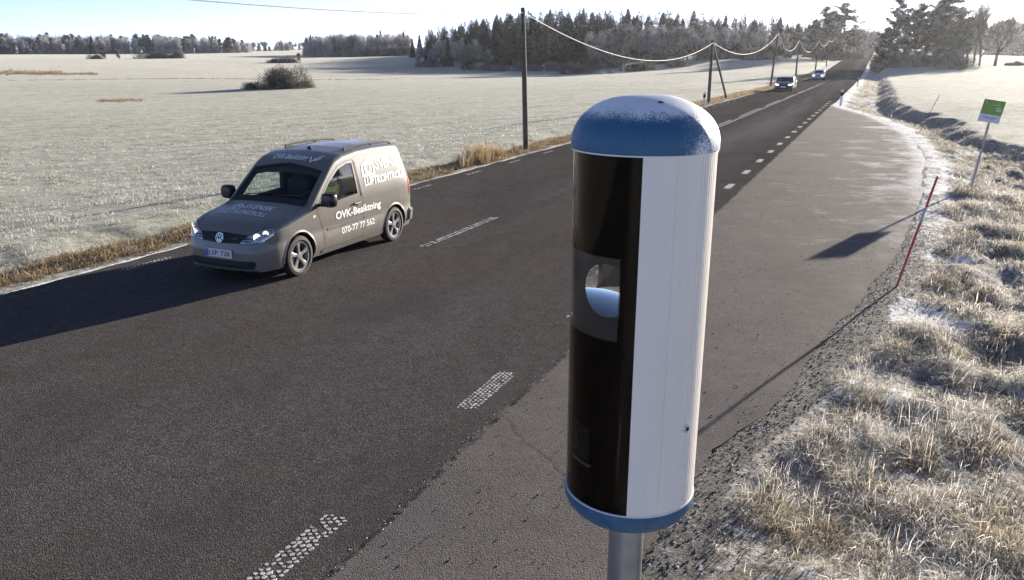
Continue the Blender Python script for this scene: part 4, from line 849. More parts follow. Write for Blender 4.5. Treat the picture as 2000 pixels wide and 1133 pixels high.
# ------------------------------------------------------------------ the two oncoming cars far up the road
def far_car(label, x, y, paint, L, Wd, top, belt, Ht, lamp):
    z = float(zroad(y+2)); r = tag(empty('car', (x, y, z)), label, 'car')
    r.rotation_euler = (float(atan2(zroad(y+3.6)-zroad(y+.9), 2.7)), 0, 0)
    Q = Body(L, Wd, top, belt, Ht, .20, z0=.19, nose=.14, tail=.35, sh=.08, wfront=.66, crown=.05)
    Q.mb.build('body', M[paint], r, True, ang=40); eT = lambda a, c: (a, c, 2.4); hw = Wd/2
    ya, yb, yc, yd = [t for t in label_y]
    Q.patch([(-.68, ya), (0, ya-.06), (.68, ya)], [(-.52, yb), (0, yb+.04), (.52, yb)], eT, dT, 12, 6, .004).build('windscreen', M['darkglass'], r, True)
    for sg in (-1, 1):
        e = SIDE(sg); d = (-sg, 0, 0)
        Q.patch([(ya+.25, belt+.02), (yd, belt+.06)], [(yb+.2, Ht-.14), (yc, Ht-.13)], e, d, 12, 4, .004).build('side_window', M['darkglass'], r, True)
        Q.strip([(yb+.85, belt-.65), (yb+.85, Ht-.12)], .05, e, d, .006).build('pillar', M[paint], r, True)
        for wy in (.9, .9+2.72):
            Q.patch([(wy-.36, .2), (wy+.36, .2)], [(wy-.25, .62), (wy+.25, .62)], e, d, 8, 4, .003).build('wheel_arch', M['black'], r, True); wheel(r, sg*(hw-.10), wy, .325, .22, sg, detail=False)
        mp = Q.proj(e(ya+.35, belt+.02), d, 0); b = MB(); rows = []
        for yk, sc in ((-.06, .5), (-.04, .9), (.03, 1.)): rows.append([mp+Vector((sg*(.13+.09*sc*cos(t)), yk, .06+.07*sc*sin(t))) for t in np.linspace(0, 2*pi, 13)])
        b.grid(rows); b.build('mirror', M['blackgloss'], r, True)
        Q.patch([(sg*.50, .60), (sg*.80, .64)], [(sg*.46, .68), (sg*.82, .735)], emF, dF, 8, 4, .006).build('headlight', M[lamp], r, True)
    Q.patch([(-.42, .50), (.42, .50)], [(-.45, .68), (.45, .68)], emF, dF, 8, 4, .005).build('grille', M['black'], r, True)
    Q.patch([(-.62, .24), (.62, .24)], [(-.62, .37), (.62, .37)], emF, dF, 8, 3, .005).build('lower_intake', M['black'], r, True)
    p = Q.proj(emF(0, .45), dF, .012); b = MB(); b.box(p, (.52, .014, .11)); b.build('number_plate', M['plate'], r)
    return r
label_y = (1.15, 1.85, 4.1, 4.35)
far_car('dark estate car with lit headlights, nearer of the two oncoming cars', -8.75, 88.5, 'cardark', 4.75, 1.86,
        [(0, .66), (.05, .72), (.3, .82), (.8, .92), (1.1, .96), (1.2, 1.0), (1.8, 1.36), (2.2, 1.45), (3.2, 1.47), (4.0, 1.42), (4.5, 1.25), (4.7, 1.0), (4.75, .9)], .93, 1.47, 'lamp_on')
label_y = (1.05, 1.75, 3.7, 3.95)
far_car('white car with bright headlights following behind the dark car', -8.75, 141, 'carwhite', 4.4, 1.82,
        [(0, .70), (.05, .78), (.3, .88), (.8, .98), (1.0, 1.02), (1.1, 1.06), (1.7, 1.44), (2.1, 1.55), (3.0, 1.57), (3.7, 1.52), (4.15, 1.35), (4.35, 1.05), (4.4, .9)], .98, 1.57, 'lamp_on')

# ------------------------------------------------------------------ poles and wires
def pole(x, y, h, lx, ly, r, label, stay=None):
    z = tz(x, y); p = tag(empty('utility_pole', (x, y, z)), label, 'utility pole', 'wooden utility poles beside the road')
    b = MB(); b.tube([(0, 0, -.4), (lx*.5, ly*.5, h/2), (lx, ly, h)], [r*1.12, r, r*.82], 14); b.build('post', M['wood'], p, True)
    b = MB(); b.tube([(lx*.96+.07, ly*.96, h-.20), (lx*.96+.07, ly*.96, h-.10)], .03, 8); b.build('insulator', M['wire_dark'], p, True)
    if stay: b = MB(); b.tube([(lx, ly, h-.12), stay], [r*.72, r*.85], 10); b.build('brace', M['wood'], p, True)
    return Vector((x+lx+.05, y+ly, z+h-.17))
# heights follow the picture: (x, y, height, lean across, lean along)
tops = [pole(-11.6, -12, 5.6, 0, 0, .11, 'wooden utility pole out of sight on the left')]
A_ = [(-11.42, 26.9, 4.95, -.16, 0, .092, 'bare wooden utility pole nearest the van, behind the road edge', None),
      (-11.42, 62.1, 4.55, .0, 0, .115, 'wooden utility pole held up by a slanting brace', (-.1, 9.0, -.2)),
      (-11.5, 101.5, 6.3, .35, 0, .115, 'leaning wooden utility pole just left of the dark car', None),
      (-11.6, 134.5, 6.2, .0, 0, .12, 'wooden utility pole between the dark car and the white car', None),
      (-11.8, 180, 6.7, .1, 0, .13, 'wooden utility pole left of the white car', None),
      (-12.2, 225, 6.6, 0, 0, .14, 'farthest small utility pole before the tall pines', None)]
for a in A_: tops.append(pole(*a))
tops.append(Vector((-13, 275, 8.8)))
bpy.data.objects.remove(bpy.data.objects['utility_pole'].children[0]); 
for c in list(bpy.data.objects['utility_pole'].children): bpy.data.objects.remove(c)
bpy.data.objects.remove(bpy.data.objects['utility_pole'])
sags = [.85, 1.45, 1.5, 1.75, 2.0, 1.3, 1.0]
wl = ['thin dark wire running from the nearest pole out of the photo', 'white frosted wire sagging from the nearest pole to the braced pole', 'white frosted wire sagging from the braced pole to the leaning pole', 'frosted wire from the leaning pole to the pole between the two cars',
      'frosted wire ending at the pole left of the white car', 'frosted wire from the pole left of the white car to the last small pole', 'last frosted wire reaching into the tall pines']
for i, (p, q) in enumerate(zip(tops, tops[1:])):
    P = [p.lerp(q, k/28)+Vector((0, 0, -4*sags[i]*(k/28)*(1-k/28))) for k in range(29)]
    b = MB(); b.tube(P, (.013 if i == 0 else .0115+.0026*i), 6); tag(b.build('overhead_wire', M['wire_dark' if i == 0 else 'wire'], None, True), wl[i], 'wire', 'wires strung along the poles')

# ------------------------------------------------------------------ delineators, sticks, bus stop sign
def delineator(x, y, h, label):
    r = tag(empty('marker_post', (x, y, tz(x, y))), label, 'marker post', 'white marker posts along the road')
    b = MB(); n = 12
    sec = [(.085*cos(2*pi*k/n), .05*sin(2*pi*k/n)) for k in range(n)]; b.grid([[(u, v, z+(.05*(u+.055) if z > .5 else 0)) for u, v in sec+sec[:1]] for z in (-.2, h)]); b.f.append(tuple(range(n+1, 2*n+1))); b.build('post', M['white'], r, True)
    b = MB(); b.grid([[(u*1.06, v*1.08, z) for u, v in sec+sec[:1]] for z in (h*.62, h*.86)]); b.build('reflector_band', M['black'], r, True)
delineator(-2.15, 62.6, 1.12, 'white marker post with black band where the layby ends'); delineator(-2.1, 110, 1.1, 'small white marker post far along the right road edge')
delineator(-11.05, 58.4, .95, 'white marker post between the braced pole and its brace')
def stick(x, y, h, lx, ly, r, label):
    s = tag(empty('snow_stick', (x, y, tz(x, y))), label, 'snow stick', 'red snow sticks at the layby')
    P = lambda t: (lx*t, ly*t, h*t-.05)
    for t0, t1, m, n in ((0, .60, 'red', 'lower_rod'), (.60, .735, 'greyband', 'reflector_band'), (.735, 1., 'red', 'upper_rod')):
        b = MB(); b.tube([P(t0), P(t1)], r*(1.05 if m != 'red' else 1), 10); b.build(n, M[m], s, True)
stick(.60, 12.3, 1.62, .34, .30, .0165, 'bright red snow stick with grey band leaning on the near layby edge')
stick(2.05, 41.5, 1.75, .65, .3, .013, 'faint pink snow stick leaning over the ditch at the far layby')
SX, SY = 2.70, 23.9; sg_ = tag(empty('bus_stop_sign', (SX, SY, tz(SX, SY))), 'green and white bus stop sign on a leaning thin grey post', 'bus stop sign')
zb = sg_.location.z; tilt = .085
top = Vector((.11, 0, 1.93-zb)); b = MB(); b.tube([(-.12, 0, -.2), top*1.0], .030, 12); b.build('post', M['steel'], sg_, True)
b = MB(); c = Vector((-.12, 0, -.2)).lerp(top, .52); b.tube([c, c+Vector((.006, 0, .04))], .034, 12); b.build('clamp', plain('rusty clamp', (.35, .2, .1), .7), sg_, True)
pr = Matrix.Rotation(radians(8), 3, 'Z') @ Matrix.Rotation(radians(8.5), 3, 'Y') @ Matrix.Rotation(radians(3), 3, 'X')
pc = Vector((.075, -.04, 1.735-zb)); PW, PH = .50, .56
def signbox(w, h, x, z, t, m, n, par, yo=0): b = MB(); b.box(pc+pr @ Vector((x, yo, z)), (w, t, h), pr); return b.build(n, M[m], par)
pn = signbox(PW, PH*.65, 0, PH*.175, .012, 'signgreen', 'green_panel', sg_); pw = signbox(PW, PH*.35, 0, -PH*.325, .012, 'signwhite', 'white_panel', sg_)
ux, uz = pr @ Vector((1, 0, 0)), pr @ Vector((0, 0, 1)); at = lambda x, z: pc+pr @ Vector((x, -.008, z))
flat_text('Tuby gård', at(-.16, -.20), ux, uz, .31, .065, M['signtext'], pw, 'stop_name', .01)
flat_text('Upplands', at(-.09, .205), ux, uz, .22, .04, M['signpale'], pn, 'small_lettering'); flat_text('Lokaltrafik', at(-.09, .15), ux, uz, .24, .04, M['signpale'], pn, 'small_lettering')
b = MB(); 
for s_ in (0, 1): b.add([at(-.205+.04*s_+.045*cos(t)*(.5+.1*k), .20-.02*s_+.05*sin(t)) for k in (0, 1) for t in np.linspace(.3, 2.4, 7)], [(i, i+1, 8+i, 7+i) for i in range(6)])
b.add([at(-.21, .24), at(-.19, .24), at(-.14, .16), at(-.16, .16)], [(0, 1, 2, 3)]); b.build('leaf_mark', M['signpale'], pn)
b = MB()                                         # bus pictogram
for x0, x1, z0_, z1_ in ((.09, .20, .085, .105), (.085, .205, .025, .06), (.085, .10, .055, .09), (.19, .205, .055, .09), (.10, .12, .01, .026), (.17, .19, .01, .026)):
    b.add([at(x0, z0_), at(x1, z0_), at(x1, z1_), at(x0, z1_)], [(0, 1, 2, 3)])
b.build('bus_mark', M['signpale'], pn)

# ------------------------------------------------------------------ trees
def quads(C, A, L, w, g, flat=None):
    """detached strips: centre, axis, length, width"""
    A = A/np.linalg.norm(A, axis=1, keepdims=True); r = g.normal(size=A.shape)
    if flat is not None: r = r*(1-flat)+np.array([0, 0, 0])*flat; r[:, 2] *= (1-flat)
    S = np.cross(A, r); S /= np.linalg.norm(S, axis=1, keepdims=True)+1e-9
    a = A*(np.asarray(L)/2).reshape(-1, 1); s = S*(np.asarray(w)/2).reshape(-1, 1)
    V = np.stack([C-a-s, C-a+s, C+a+s*.5, C+a-s*.5], 1).reshape(-1, 3); return V, np.arange(len(C)*4).reshape(-1, 4)
def tubes(segs, n=5):
    p0 = np.array([s[0] for s in segs]); p1 = np.array([s[1] for s in segs]); r0 = np.array([s[2] for s in segs]); r1 = np.array([s[3] for s in segs])
    t = p1-p0; t /= np.linalg.norm(t, axis=1, keepdims=True)+1e-9; u = np.where(np.abs(t[:, 2:3]) < .9, np.array([[0, 0, 1.]]), np.array([[1., 0, 0]]))
    a = np.cross(t, u); a /= np.linalg.norm(a, axis=1, keepdims=True); b = np.cross(t, a); k = np.arange(n)*2*pi/n
    ring = a[:, None]*np.cos(k)[None, :, None]+b[:, None]*np.sin(k)[None, :, None]
    V = np.concatenate([p0[:, None]+ring*r0[:, None, None], p1[:, None]+ring*r1[:, None, None]], 1).reshape(-1, 3)
    j = np.arange(n); f = np.stack([j, (j+1) % n, n+(j+1) % n, n+j], 1); return V, (np.arange(len(segs))[:, None, None]*2*n+f[None]).reshape(-1, 4)
def branching(g, h, levels, kids, spread, trunk=.3, r0=.2, ratio=.72, up=.25, base_len=None, start=.25):
    segs = []; tips = []
    def grow(p, d, L, r, lev):
        n = 3; pts = [p]; q = p.copy(); dd = d.copy()
        for i in range(n):
            dd = dd+g.normal(0, .03 if lev == levels else .12, 3)+np.array([0, 0, up*.25]); dd /= np.linalg.norm(dd); q = q+dd*L/n; pts.append(q.copy())
        for i in range(n): segs.append((pts[i], pts[i+1], r*(1-.25*i/n), r*(1-.25*(i+1)/n)))
        if lev == 0: tips.append((pts[-1], dd, L)); tips.append((pts[-2], dd, L)); return
        for k in range(kids):
            i = n if k == 0 else g.integers(1, n+1); a = g.uniform(0, 2*pi); s = spread*g.uniform(.6, 1.25)*(0.5 if k == 0 else 1)
            ax = np.cross(dd, g.normal(size=3)); ax /= np.linalg.norm(ax); nd = dd*cos(s)+ax*sin(s)+np.array([0, 0, up*.3]); nd /= np.linalg.norm(nd)
            grow(pts[i], nd, L*ratio*g.uniform(.75, 1.15), r*.62, lev-1)
    grow(np.zeros(3), np.array([0, 0, 1.]), h*trunk, r0, levels); return segs, tips
def norm_h(parts, h):
    z = max(p[0][:, 2].max() for p in parts); return [(v*(h/z), f) for v, f in parts]
def spruce_mesh(g, h=15., r=2.6, n=2100):
    t = g.uniform(0, 1, n)**1.25; t = .06+.94*t; lev = np.floor(t*30)/30+g.normal(0, .016, n); R = r*(1-lev)**.85*(.8+.35*g.uniform(0, 1, 31)[np.clip((lev*30).astype(int), 0, 30)])+.12
    K = 9; a = (g.integers(0, K, n)+(lev*30).astype(int)*.37)*2*pi/K+g.normal(0, .16, n); s = g.uniform(.15, 1, n)**.7; rho = R*s
    z = lev*h-.30*rho+.05*g.normal(size=n)+ .35*np.maximum(0, s-.75)*R; C = np.stack([rho*np.cos(a), rho*np.sin(a), z], 1)
    A = np.stack([np.cos(a+g.normal(0, .5, n)), np.sin(a+g.normal(0, .5, n)), -.35+g.normal(0, .3, n)], 1); L = (.45+.5*(1-lev))*g.uniform(.7, 1.3, n)
    cr = quads(C, A, L, L*.36, g); tr = tubes([(np.array([0, 0, -.5]), np.array([0, 0, h*.97]), .17, .02)], 6)
    return cr, tr
def pine_mesh(g, h=17., low=.25, n=34, cr_=3.6, nq=115):
    segs = []; p = np.zeros(3); pts = []
    for i in range(9): pts.append(p.copy()); p = p+np.array([g.normal(0, .12), g.normal(0, .12), h*.92/8])
    for i in range(8): segs.append((pts[i], pts[i+1], .24*(1-i/9), .24*(1-(i+1)/9)))
    Cs, As = [], []
    for k in range(n):
        t = low+(1-low)*g.uniform(0, 1); base = pts[min(8, int(t*8))]+(pts[min(8, int(t*8)+1)]-pts[min(8, int(t*8))])*((t*8) % 1); a = g.uniform(0, 2*pi)
        env = cr_*(1-.65*max(0, (t-.55)/.45))*(.55+.45*min(1, (t-low)/.2+.3)); L = env*g.uniform(.45, 1.05); d = np.array([cos(a), sin(a), g.uniform(-.05, .45)]); q = base+d*L*.55+np.array([0, 0, -.1*L]); e = base+d*L
        segs += [(base, q, .07, .05), (q, e, .05, .02)]
        for c, sc in ((e, 1.), (q+g.normal(0, .3, 3), .85), (e+g.normal(0, .6, 3), .7)):
            m = int(nq*sc/2.2); u = g.normal(size=(m, 3)); u /= np.linalg.norm(u, axis=1, keepdims=True); rr = g.uniform(.2, 1, (m, 1))**.5*np.array([[.95, .95, .5]])*sc*(.75+.1*env)
            Cs.append(c+u*rr); As.append(u+g.normal(0, .5, (m, 3))+np.array([0, 0, .25]))
    for c in (pts[-1], pts[-1]+np.array([0, 0, .6])):
        u = g.normal(size=(nq, 3)); u /= np.linalg.norm(u, axis=1, keepdims=True); Cs.append(c+u*g.uniform(.2, 1, (nq, 1))*np.array([[1.2, 1.2, .7]])); As.append(u)
    C = np.concatenate(Cs); A = np.concatenate(As); m = len(C); L = g.uniform(.35, .75, m); return quads(C, A, L, L*.30, g), tubes(segs, 5)
def twig_tree(g, h=12., levels=4, kids=3, spread=.62, per=10, tl=1.1, tw=.07, trunk=.30, r0=.2, ratio=.74, up=.3, sides=4):
    segs, tips = branching(g, h, levels, kids, spread, trunk, r0, ratio, up); P = np.array([t[0] for t in tips]); Dn = np.array([t[1] for t in tips]); m = len(P)*per
    C = np.repeat(P, per, 0)+g.normal(0, .45*tl, (m, 3)); A = np.repeat(Dn, per, 0)+g.normal(0, .55, (m, 3))+np.array([0, 0, .2]); L = tl*g.uniform(.5, 1.3, m)
    return norm_h([quads(C, A, L, np.full(m, tw), g), tubes(segs, sides)], h)
def bush_mesh(g, w=4., dpt=3., h=3., n=2600, tl=.55, tw=.05, lobes=7):
    C = [];
    for k in range(lobes):
        a = g.uniform(0, 2*pi); rr = g.uniform(0, .55); c = np.array([w*rr*cos(a), dpt*rr*sin(a), 0]); s = g.uniform(.5, .8)
        u = g.normal(size=(n//lobes, 3)); u /= np.linalg.norm(u, axis=1, keepdims=True); u[:, 2] = np.abs(u[:, 2]); C.append(c+u*(g.uniform(.1, 1, (len(u), 1))**.4)*np.array([[w*s*.62, dpt*s*.62, h*g.uniform(.65, 1.)]]))
    C = np.concatenate(C); A = np.stack([C[:, 0]/w+g.normal(0, .5, len(C)), C[:, 1]/dpt+g.normal(0, .5, len(C)), .7+g.normal(0, .4, len(C))], 1); L = tl*g.uniform(.5, 1.4, len(C))
    st = [(np.array([g.normal(0, w*.12), g.normal(0, dpt*.12), -.2]), np.array([g.normal(0, w*.3), g.normal(0, dpt*.3), h*.8]), .04, .01) for _ in range(14)]
    return quads(C, A, L, np.full(len(C), tw), g), tubes(st, 4)
class Kind:
    """one kind of tree: a few shapes, each a crown mesh and a trunk mesh, plus the two joined for far copies"""
    def __init__(s, name, shapes, crown_m, trunk_m):
        s.name = name; s.v = []
        for i, (c, t) in enumerate(shapes):
            cm = np_mesh(name+'_crown', c[0], c[1], [M[crown_m]]); tm = np_mesh(name+'_trunk', t[0], t[1], [M[trunk_m]], True)
            jm = np_mesh(name, np.concatenate([c[0], t[0]]), np.concatenate([c[1], t[1]+len(c[0])]), [M[crown_m], M[trunk_m]], midx=[0]*len(c[1])+[1]*len(t[1])); s.v.append((cm, tm, jm, float(max(c[0][:, 2].max(), t[0][:, 2].max()))))
    def put(s, x, y, h, label, cat, group=None, i=None, wide=1., sink=.0, parts=True, rz=None):
        i = R_.randrange(len(s.v)) if i is None else i; cm, tm, jm, hh = s.v[i]; k = h/hh; z = tz(x, y)-sink
        if parts: o = empty(s.name, (x, y, z)); link('crown', cm, o); link('trunk', tm, o)
        else: o = link(s.name, jm, None, (x, y, z))
        o.scale = (k*wide, k*wide, k); o.rotation_euler = (0, 0, R_.uniform(0, 6.28) if rz is None else rz); return tag(o, label, cat, group)
G = np.random.default_rng
K_sp = Kind('spruce_tree', [spruce_mesh(G(100+i), 15, r) for i, r in enumerate((2.3, 2.8, 2.5, 3.1, 2.1))], 'spruce', 'bark')
K_ri = Kind('frosted_tree', [twig_tree(G(120+i), 12, 4, 3, .55+.06*i, 11, 1.25, .085) for i in range(4)], 'rime', 'bark')
K_li = Kind('birch_tree', [twig_tree(G(130+i), 13, 4, 3, .42+.05*i, 10, 1.3, .075, up=.45) for i in range(3)], 'rime_light', 'bark')
K_pi = Kind('pine_tree', [pine_mesh(G(140), 17, .30, 40, 3.6), pine_mesh(G(141), 17, .18, 46, 4.2), pine_mesh(G(142), 16, .10, 46, 3.6), pine_mesh(G(143), 17, .45, 30, 3.6)], 'pine', 'pinebark')
K_oak = Kind('bare_tree', [twig_tree(G(150), 13, 5, 3, .62, 2, 1.0, .038, .30, .34, .76, .30, 5), twig_tree(G(151), 16, 5, 3, .50, 2, 1.0, .038, .34, .30, .77, .40, 5), twig_tree(G(152), 16, 5, 3, .46, 2, 1.0, .038, .36, .28, .75, .4, 5)], 'twig', 'bark')
K_bu = Kind('bush', [bush_mesh(G(160+i)) for i in range(3)], 'rime', 'bark')
K_dk = Kind('bush', [bush_mesh(G(170), 6.4, 4.2, 4.0, 6500, .6, .05, 9), bush_mesh(G(171), 4, 3, 2.5, 2600)], 'bush', 'bark')
K_pb = Kind('bush', [bush_mesh(G(180+i), 4, 3, 3, 2600, .5, .05) for i in range(2)], 'pine', 'bark')
M['rime_hazed'] = mat_leaf('rimed crowns with haze tone', (.20, .18, .18), (.36, .34, .34), (.60, .59, .61), .66, .3)  # rime, made paler to carry distance haze in the colour
K_fr = Kind('frosted_tree', [bush_mesh(G(190+i), 2.6, 2.4, 9, 1500, .9, .10, 9) for i in range(3)], 'rime_hazed', 'bark')
# lone bush out on the left field
x, y = polar(537, 112); K_dk.put(x, y, 3.6, 'large round dark bush alone in the left field with a long shadow', 'bush', i=0, sink=.2, rz=.55)
for px, D, w in ((488, 111, 1.), (590, 112, 1.)):
    x, y = polar(px, D); K_dk.put(x, y, 1.3, ['low scrub at the left foot of the lone field bush', 'low brown scrub at the right foot of the lone field bush'][px > 500], 'bush', i=1, wide=1.3, sink=.15)
# the wood in the middle: individual trees, front edge first
FE = [(790, 300), (880, 268), (960, 250), (1060, 236), (1120, 228), (1200, 236), (1300, 246), (1400, 252), (1500, 262), (1560, 275), (1600, 300), (1660, 330)]   # (column, distance) of the edge
HT = [(790, 8.), (840, 10.5), (930, 13.5), (1000, 15.2), (1100, 15.4), (1300, 13.8), (1500, 12.), (1600, 11.5), (1660, 11)]
fe = lambda px: float(np.interp(px, *zip(*FE))); ht = lambda px: float(np.interp(px, *zip(*HT)))
for k in range(290):
    px = R_.uniform(795, 1665); dep = R_.random()**1.15*95+(3 if px < 1180 else 14)+(8 if px > 1180 else 0); D = fe(px)+dep; x, y = polar(px, D)
    if x > -15: continue
    rise = 1-.003*max(0, dep-30)
    K_sp.put(x, y, ht(px)*R_.uniform(.80, 1.08)*rise, 'dark spruce in the wood behind the utility poles, its top touched with frost', 'spruce', 'dark spruces of the wood behind the poles', wide=R_.uniform(1.15, 1.6), parts=False)
for k in range(95):
    px = R_.choice([R_.uniform(800, 960), R_.uniform(1140, 1420), R_.uniform(1180, 1680), R_.uniform(1180, 1680)]); D = fe(px)+R_.uniform(1, 22); x, y = polar(px, D)
    if x > -14: continue
    K_li.put(x, y, ht(px)*R_.uniform(.5, .85), 'pale frosted broadleaf tree along the edge of the wood behind the poles', 'tree', 'pale frosted trees along the wood edge', wide=R_.uniform(.8, 1.1), parts=False)
for px, D, h, w, lab in ((905, 255, 8.6, 1.25, 'round grey frosted tree in front of the dark wood, left of the nearest pole'), (945, 252, 6.4, 1.1, 'smaller rounded frosted tree beside the round grey one before the dark wood'),
                         (1215, 218, 13.2, 1.35, 'broad bare frosted tree at the wood edge above the camera dome'), (1160, 222, 10.5, 1.2, 'bare frosted tree just left of the broad one above the dome'), (1330, 236, 11., 1.2, 'tall pale frosted tree at the wood edge left of the braced pole')):
    x, y = polar(px, D); K_ri.put(x, y, h, lab, 'tree', wide=w)
for px, D, h, lab in ((1130, 214, 3.2, 'brown frosted bush at the near corner of the wood'), (1255, 217, 3., 'brown bush under the broad frosted tree'), (1320, 226, 2.8, 'low rusty bush at the foot of the wood left of the braced pole'), (1475, 246, 4.6, 'dark rounded bush in front of the wood beside the leaning pole'), (1110, 211, 1.8, 'lowest brown scrub beside the near corner of the wood')):
    x, y = polar(px, D); K_dk.put(x, y, h, lab, 'bush', i=1, wide=1.35, sink=.2)
for k in range(46):
    px = R_.uniform(800, 1600); x, y = polar(px, fe(px)-R_.uniform(0, 4)+2)
    if x < -15: K_bu.put(x, y, R_.uniform(1.4, 3.2), 'low frosted undergrowth bush lining the foot of the wood behind the poles', 'bush', 'undergrowth along the wood foot', wide=1.2, parts=False)
def boulder(px, D, s, label):
    x, y = polar(px, D); bm = bmesh.new(); bmesh.ops.create_icosphere(bm, subdivisions=3, radius=1)
    for v in bm.verts: v.co *= 1+.25*(vnoise(np.array([v.co.x*2+px]), np.array([v.co.y*2+v.co.z*3]), 1.)[0]-.5); v.co.x *= s*1.4; v.co.y *= s; v.co.z *= s*.75
    me = bpy.data.meshes.new('boulder'); bm.to_mesh(me); bm.free(); me.materials.append(M['stone']); tag(link('boulder', me, None, (x, y, tz(x, y)+.1*s)), label, 'boulder', 'boulders at the near corner of the wood')
boulder(1172, 205, 1.0, 'larger pale boulder at the corner of the wood'); boulder(1196, 207, .8, 'smaller pale boulder right of the larger one at the corner of the wood')
def spruce_mass(seed, n):
    g = G(seed); proto = [spruce_mesh(G(300+i), 15, 2.9, 620)[0] for i in range(4)]; Vs, Fs = [], []; b0 = 0
    for k in range(n):
        px = g.uniform(830, 1690); D = fe(px)+g.uniform(40, 175); x, y = polar(px, D)
        if x > -17: continue
        v, f = proto[g.integers(4)]; a = g.uniform(0, 6.28); h = ht(px)/15*g.uniform(.85, 1.12); w = h*g.uniform(1.15, 1.5)
        Vs.append(np.stack([(v[:, 0]*cos(a)-v[:, 1]*sin(a))*w+x, (v[:, 0]*sin(a)+v[:, 1]*cos(a))*w+y, v[:, 2]*h+tz(x, y)], 1)); Fs.append(f+b0); b0 += len(v)
    return tag(link('spruce_wood', np_mesh('spruce_wood', np.concatenate(Vs), np.concatenate(Fs), [M['spruce']])), 'dense depth of the spruce wood behind its front rows', 'wood', kind='stuff')
spruce_mass(77, 520)
# wood farther left, and the long far treeline
for k in range(170):
    px = R_.uniform(590, 800); D = 470+R_.random()**1.2*60; x, y = polar(px, D); h = 13.5*R_.uniform(.75, 1.1)*(.75+.25*min(1, (px-585)/60))
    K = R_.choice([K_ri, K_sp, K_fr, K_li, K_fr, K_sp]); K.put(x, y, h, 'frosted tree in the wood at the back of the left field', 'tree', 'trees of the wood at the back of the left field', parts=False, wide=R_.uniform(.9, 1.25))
for k in range(34):
    px = R_.uniform(690, 800); x, y = polar(px, 452+R_.uniform(-6, 8)); K_bu.put(x, y, R_.uniform(3, 6.5), 'low frosted bush before the wood at the back of the left field', 'bush', 'bushes before the back wood', parts=False, wide=1.2)
for k in range(290):
    px = R_.uniform(-130, 490); D = 640+R_.random()*60; x, y = polar(px, D); h = (13.5 if px < 420 else 13.5-5.5*(px-420)/70)*R_.uniform(.78, 1.12)
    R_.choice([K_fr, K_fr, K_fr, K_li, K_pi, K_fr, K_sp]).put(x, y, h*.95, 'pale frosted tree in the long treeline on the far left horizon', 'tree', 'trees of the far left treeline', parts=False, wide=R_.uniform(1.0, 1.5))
for k in range(40):
    px = R_.uniform(488, 600); x, y = polar(px, 720+R_.random()*60); R_.choice([K_fr, K_li]).put(x, y, R_.uniform(4., 9.5), 'small hazy frosted tree on the horizon between the far treeline and the back wood', 'tree', 'small hazy trees on the horizon gap', parts=False, wide=1.2)
for px, D, h, w, K, lab in ((205, 395, 7., 1.5, K_ri, 'rounded rusty frosted tree on the left field before the far treeline'), (232, 398, 5., 1.4, K_ri, 'smaller frosted tree beside the rounded rusty one on the left field'), (188, 392, 2.6, 1.5, K_dk, 'low dark bush at the left foot of the rounded rusty tree'),
                            (310, 420, 4., 2.4, K_dk, 'long low dark thicket on the left field'), (345, 422, 4.2, 1.6, K_bu, 'pale frosted bush at the end of the low dark thicket'), (560, 330, 3., 1.7, K_dk, 'low dark bush behind and above the lone field bush'), (585, 335, 4.6, 1.1, K_ri, 'small grey frosted tree behind the lone field bush'), (535, 332, 2.2, 2., K_dk, 'flat brown thicket left of the small grey frosted tree')):
    x, y = polar(px, D); K.put(x, y, h, lab, 'tree' if K is K_ri else 'bush', wide=w, sink=.3)
# dry grass heaps and the weedy ditch across the left field
def patch_grass(px0, px1, D, n, h, dd, label, seed):
    g = G(seed); P = np.array([polar(p, D+q) for p, q in zip(g.uniform(px0, px1, n), g.normal(0, dd, n))]); return (P, 14, .5, h*g.uniform(.5, 1.2, n), np.full(n, .06), .7, seed)
grass_obj('grass', [patch_grass(-60, 110, 215, 260, .8, 8, '', 61), patch_grass(60, 190, 205, 130, .5, 6, '', 62)], 'tan', 'low mound of dry brown grass on the far left of the field')
grass_obj('grass', [patch_grass(180, 262, 92, 60, .25, 1.4, '', 63)], 'tan', 'thin patch of dry grass at the end of the lone bush shadow')
grass_obj('grass', [patch_grass(-100, 760, 165, 240, .25, .5, '', 64)], 'tan', 'weedy ditch line running across the left field')
grass_obj('grass', [patch_grass(484, 594, 111, 150, .4, 1.2, '', 65)], 'tan', 'dry grass skirt around the foot of the lone field bush')
# pines left of the road
for px, D, h, i, w, lab in ((1607, 262, 15.8, 1, 1.2, 'tall frosted pine left of the road, left one of the tall pair'), (1643, 275, 17.6, 1, 1.25, 'tallest frosted pine close to the road on its left side'), (1588, 270, 12., 2, 1.35, 'lower dark pine beside the tall pair left of the road')):
    x, y = polar(px, D); K_pi.put(x, y, h, lab, 'pine', i=i, wide=w, rz=px)
for k, (px, D, h) in enumerate(((1668, 300, 12.5), (1678, 310, 11), (1660, 290, 9.), (1686, 330, 9.5), (1674, 296, 7.5))):
    x, y = polar(px, D); K_li.put(x, y, h, 'pale frosted birch crowding the left roadside under the tallest pine', 'birch', 'frosted birches under the tallest roadside pine', wide=.9)
for k in range(9): x, y = polar(1600+9*k, 268+4*k); K_bu.put(x, y, R_.uniform(2, 3.6), 'low frosted bush at the foot of the roadside pines on the left', 'bush', 'bushes under the left roadside pines')
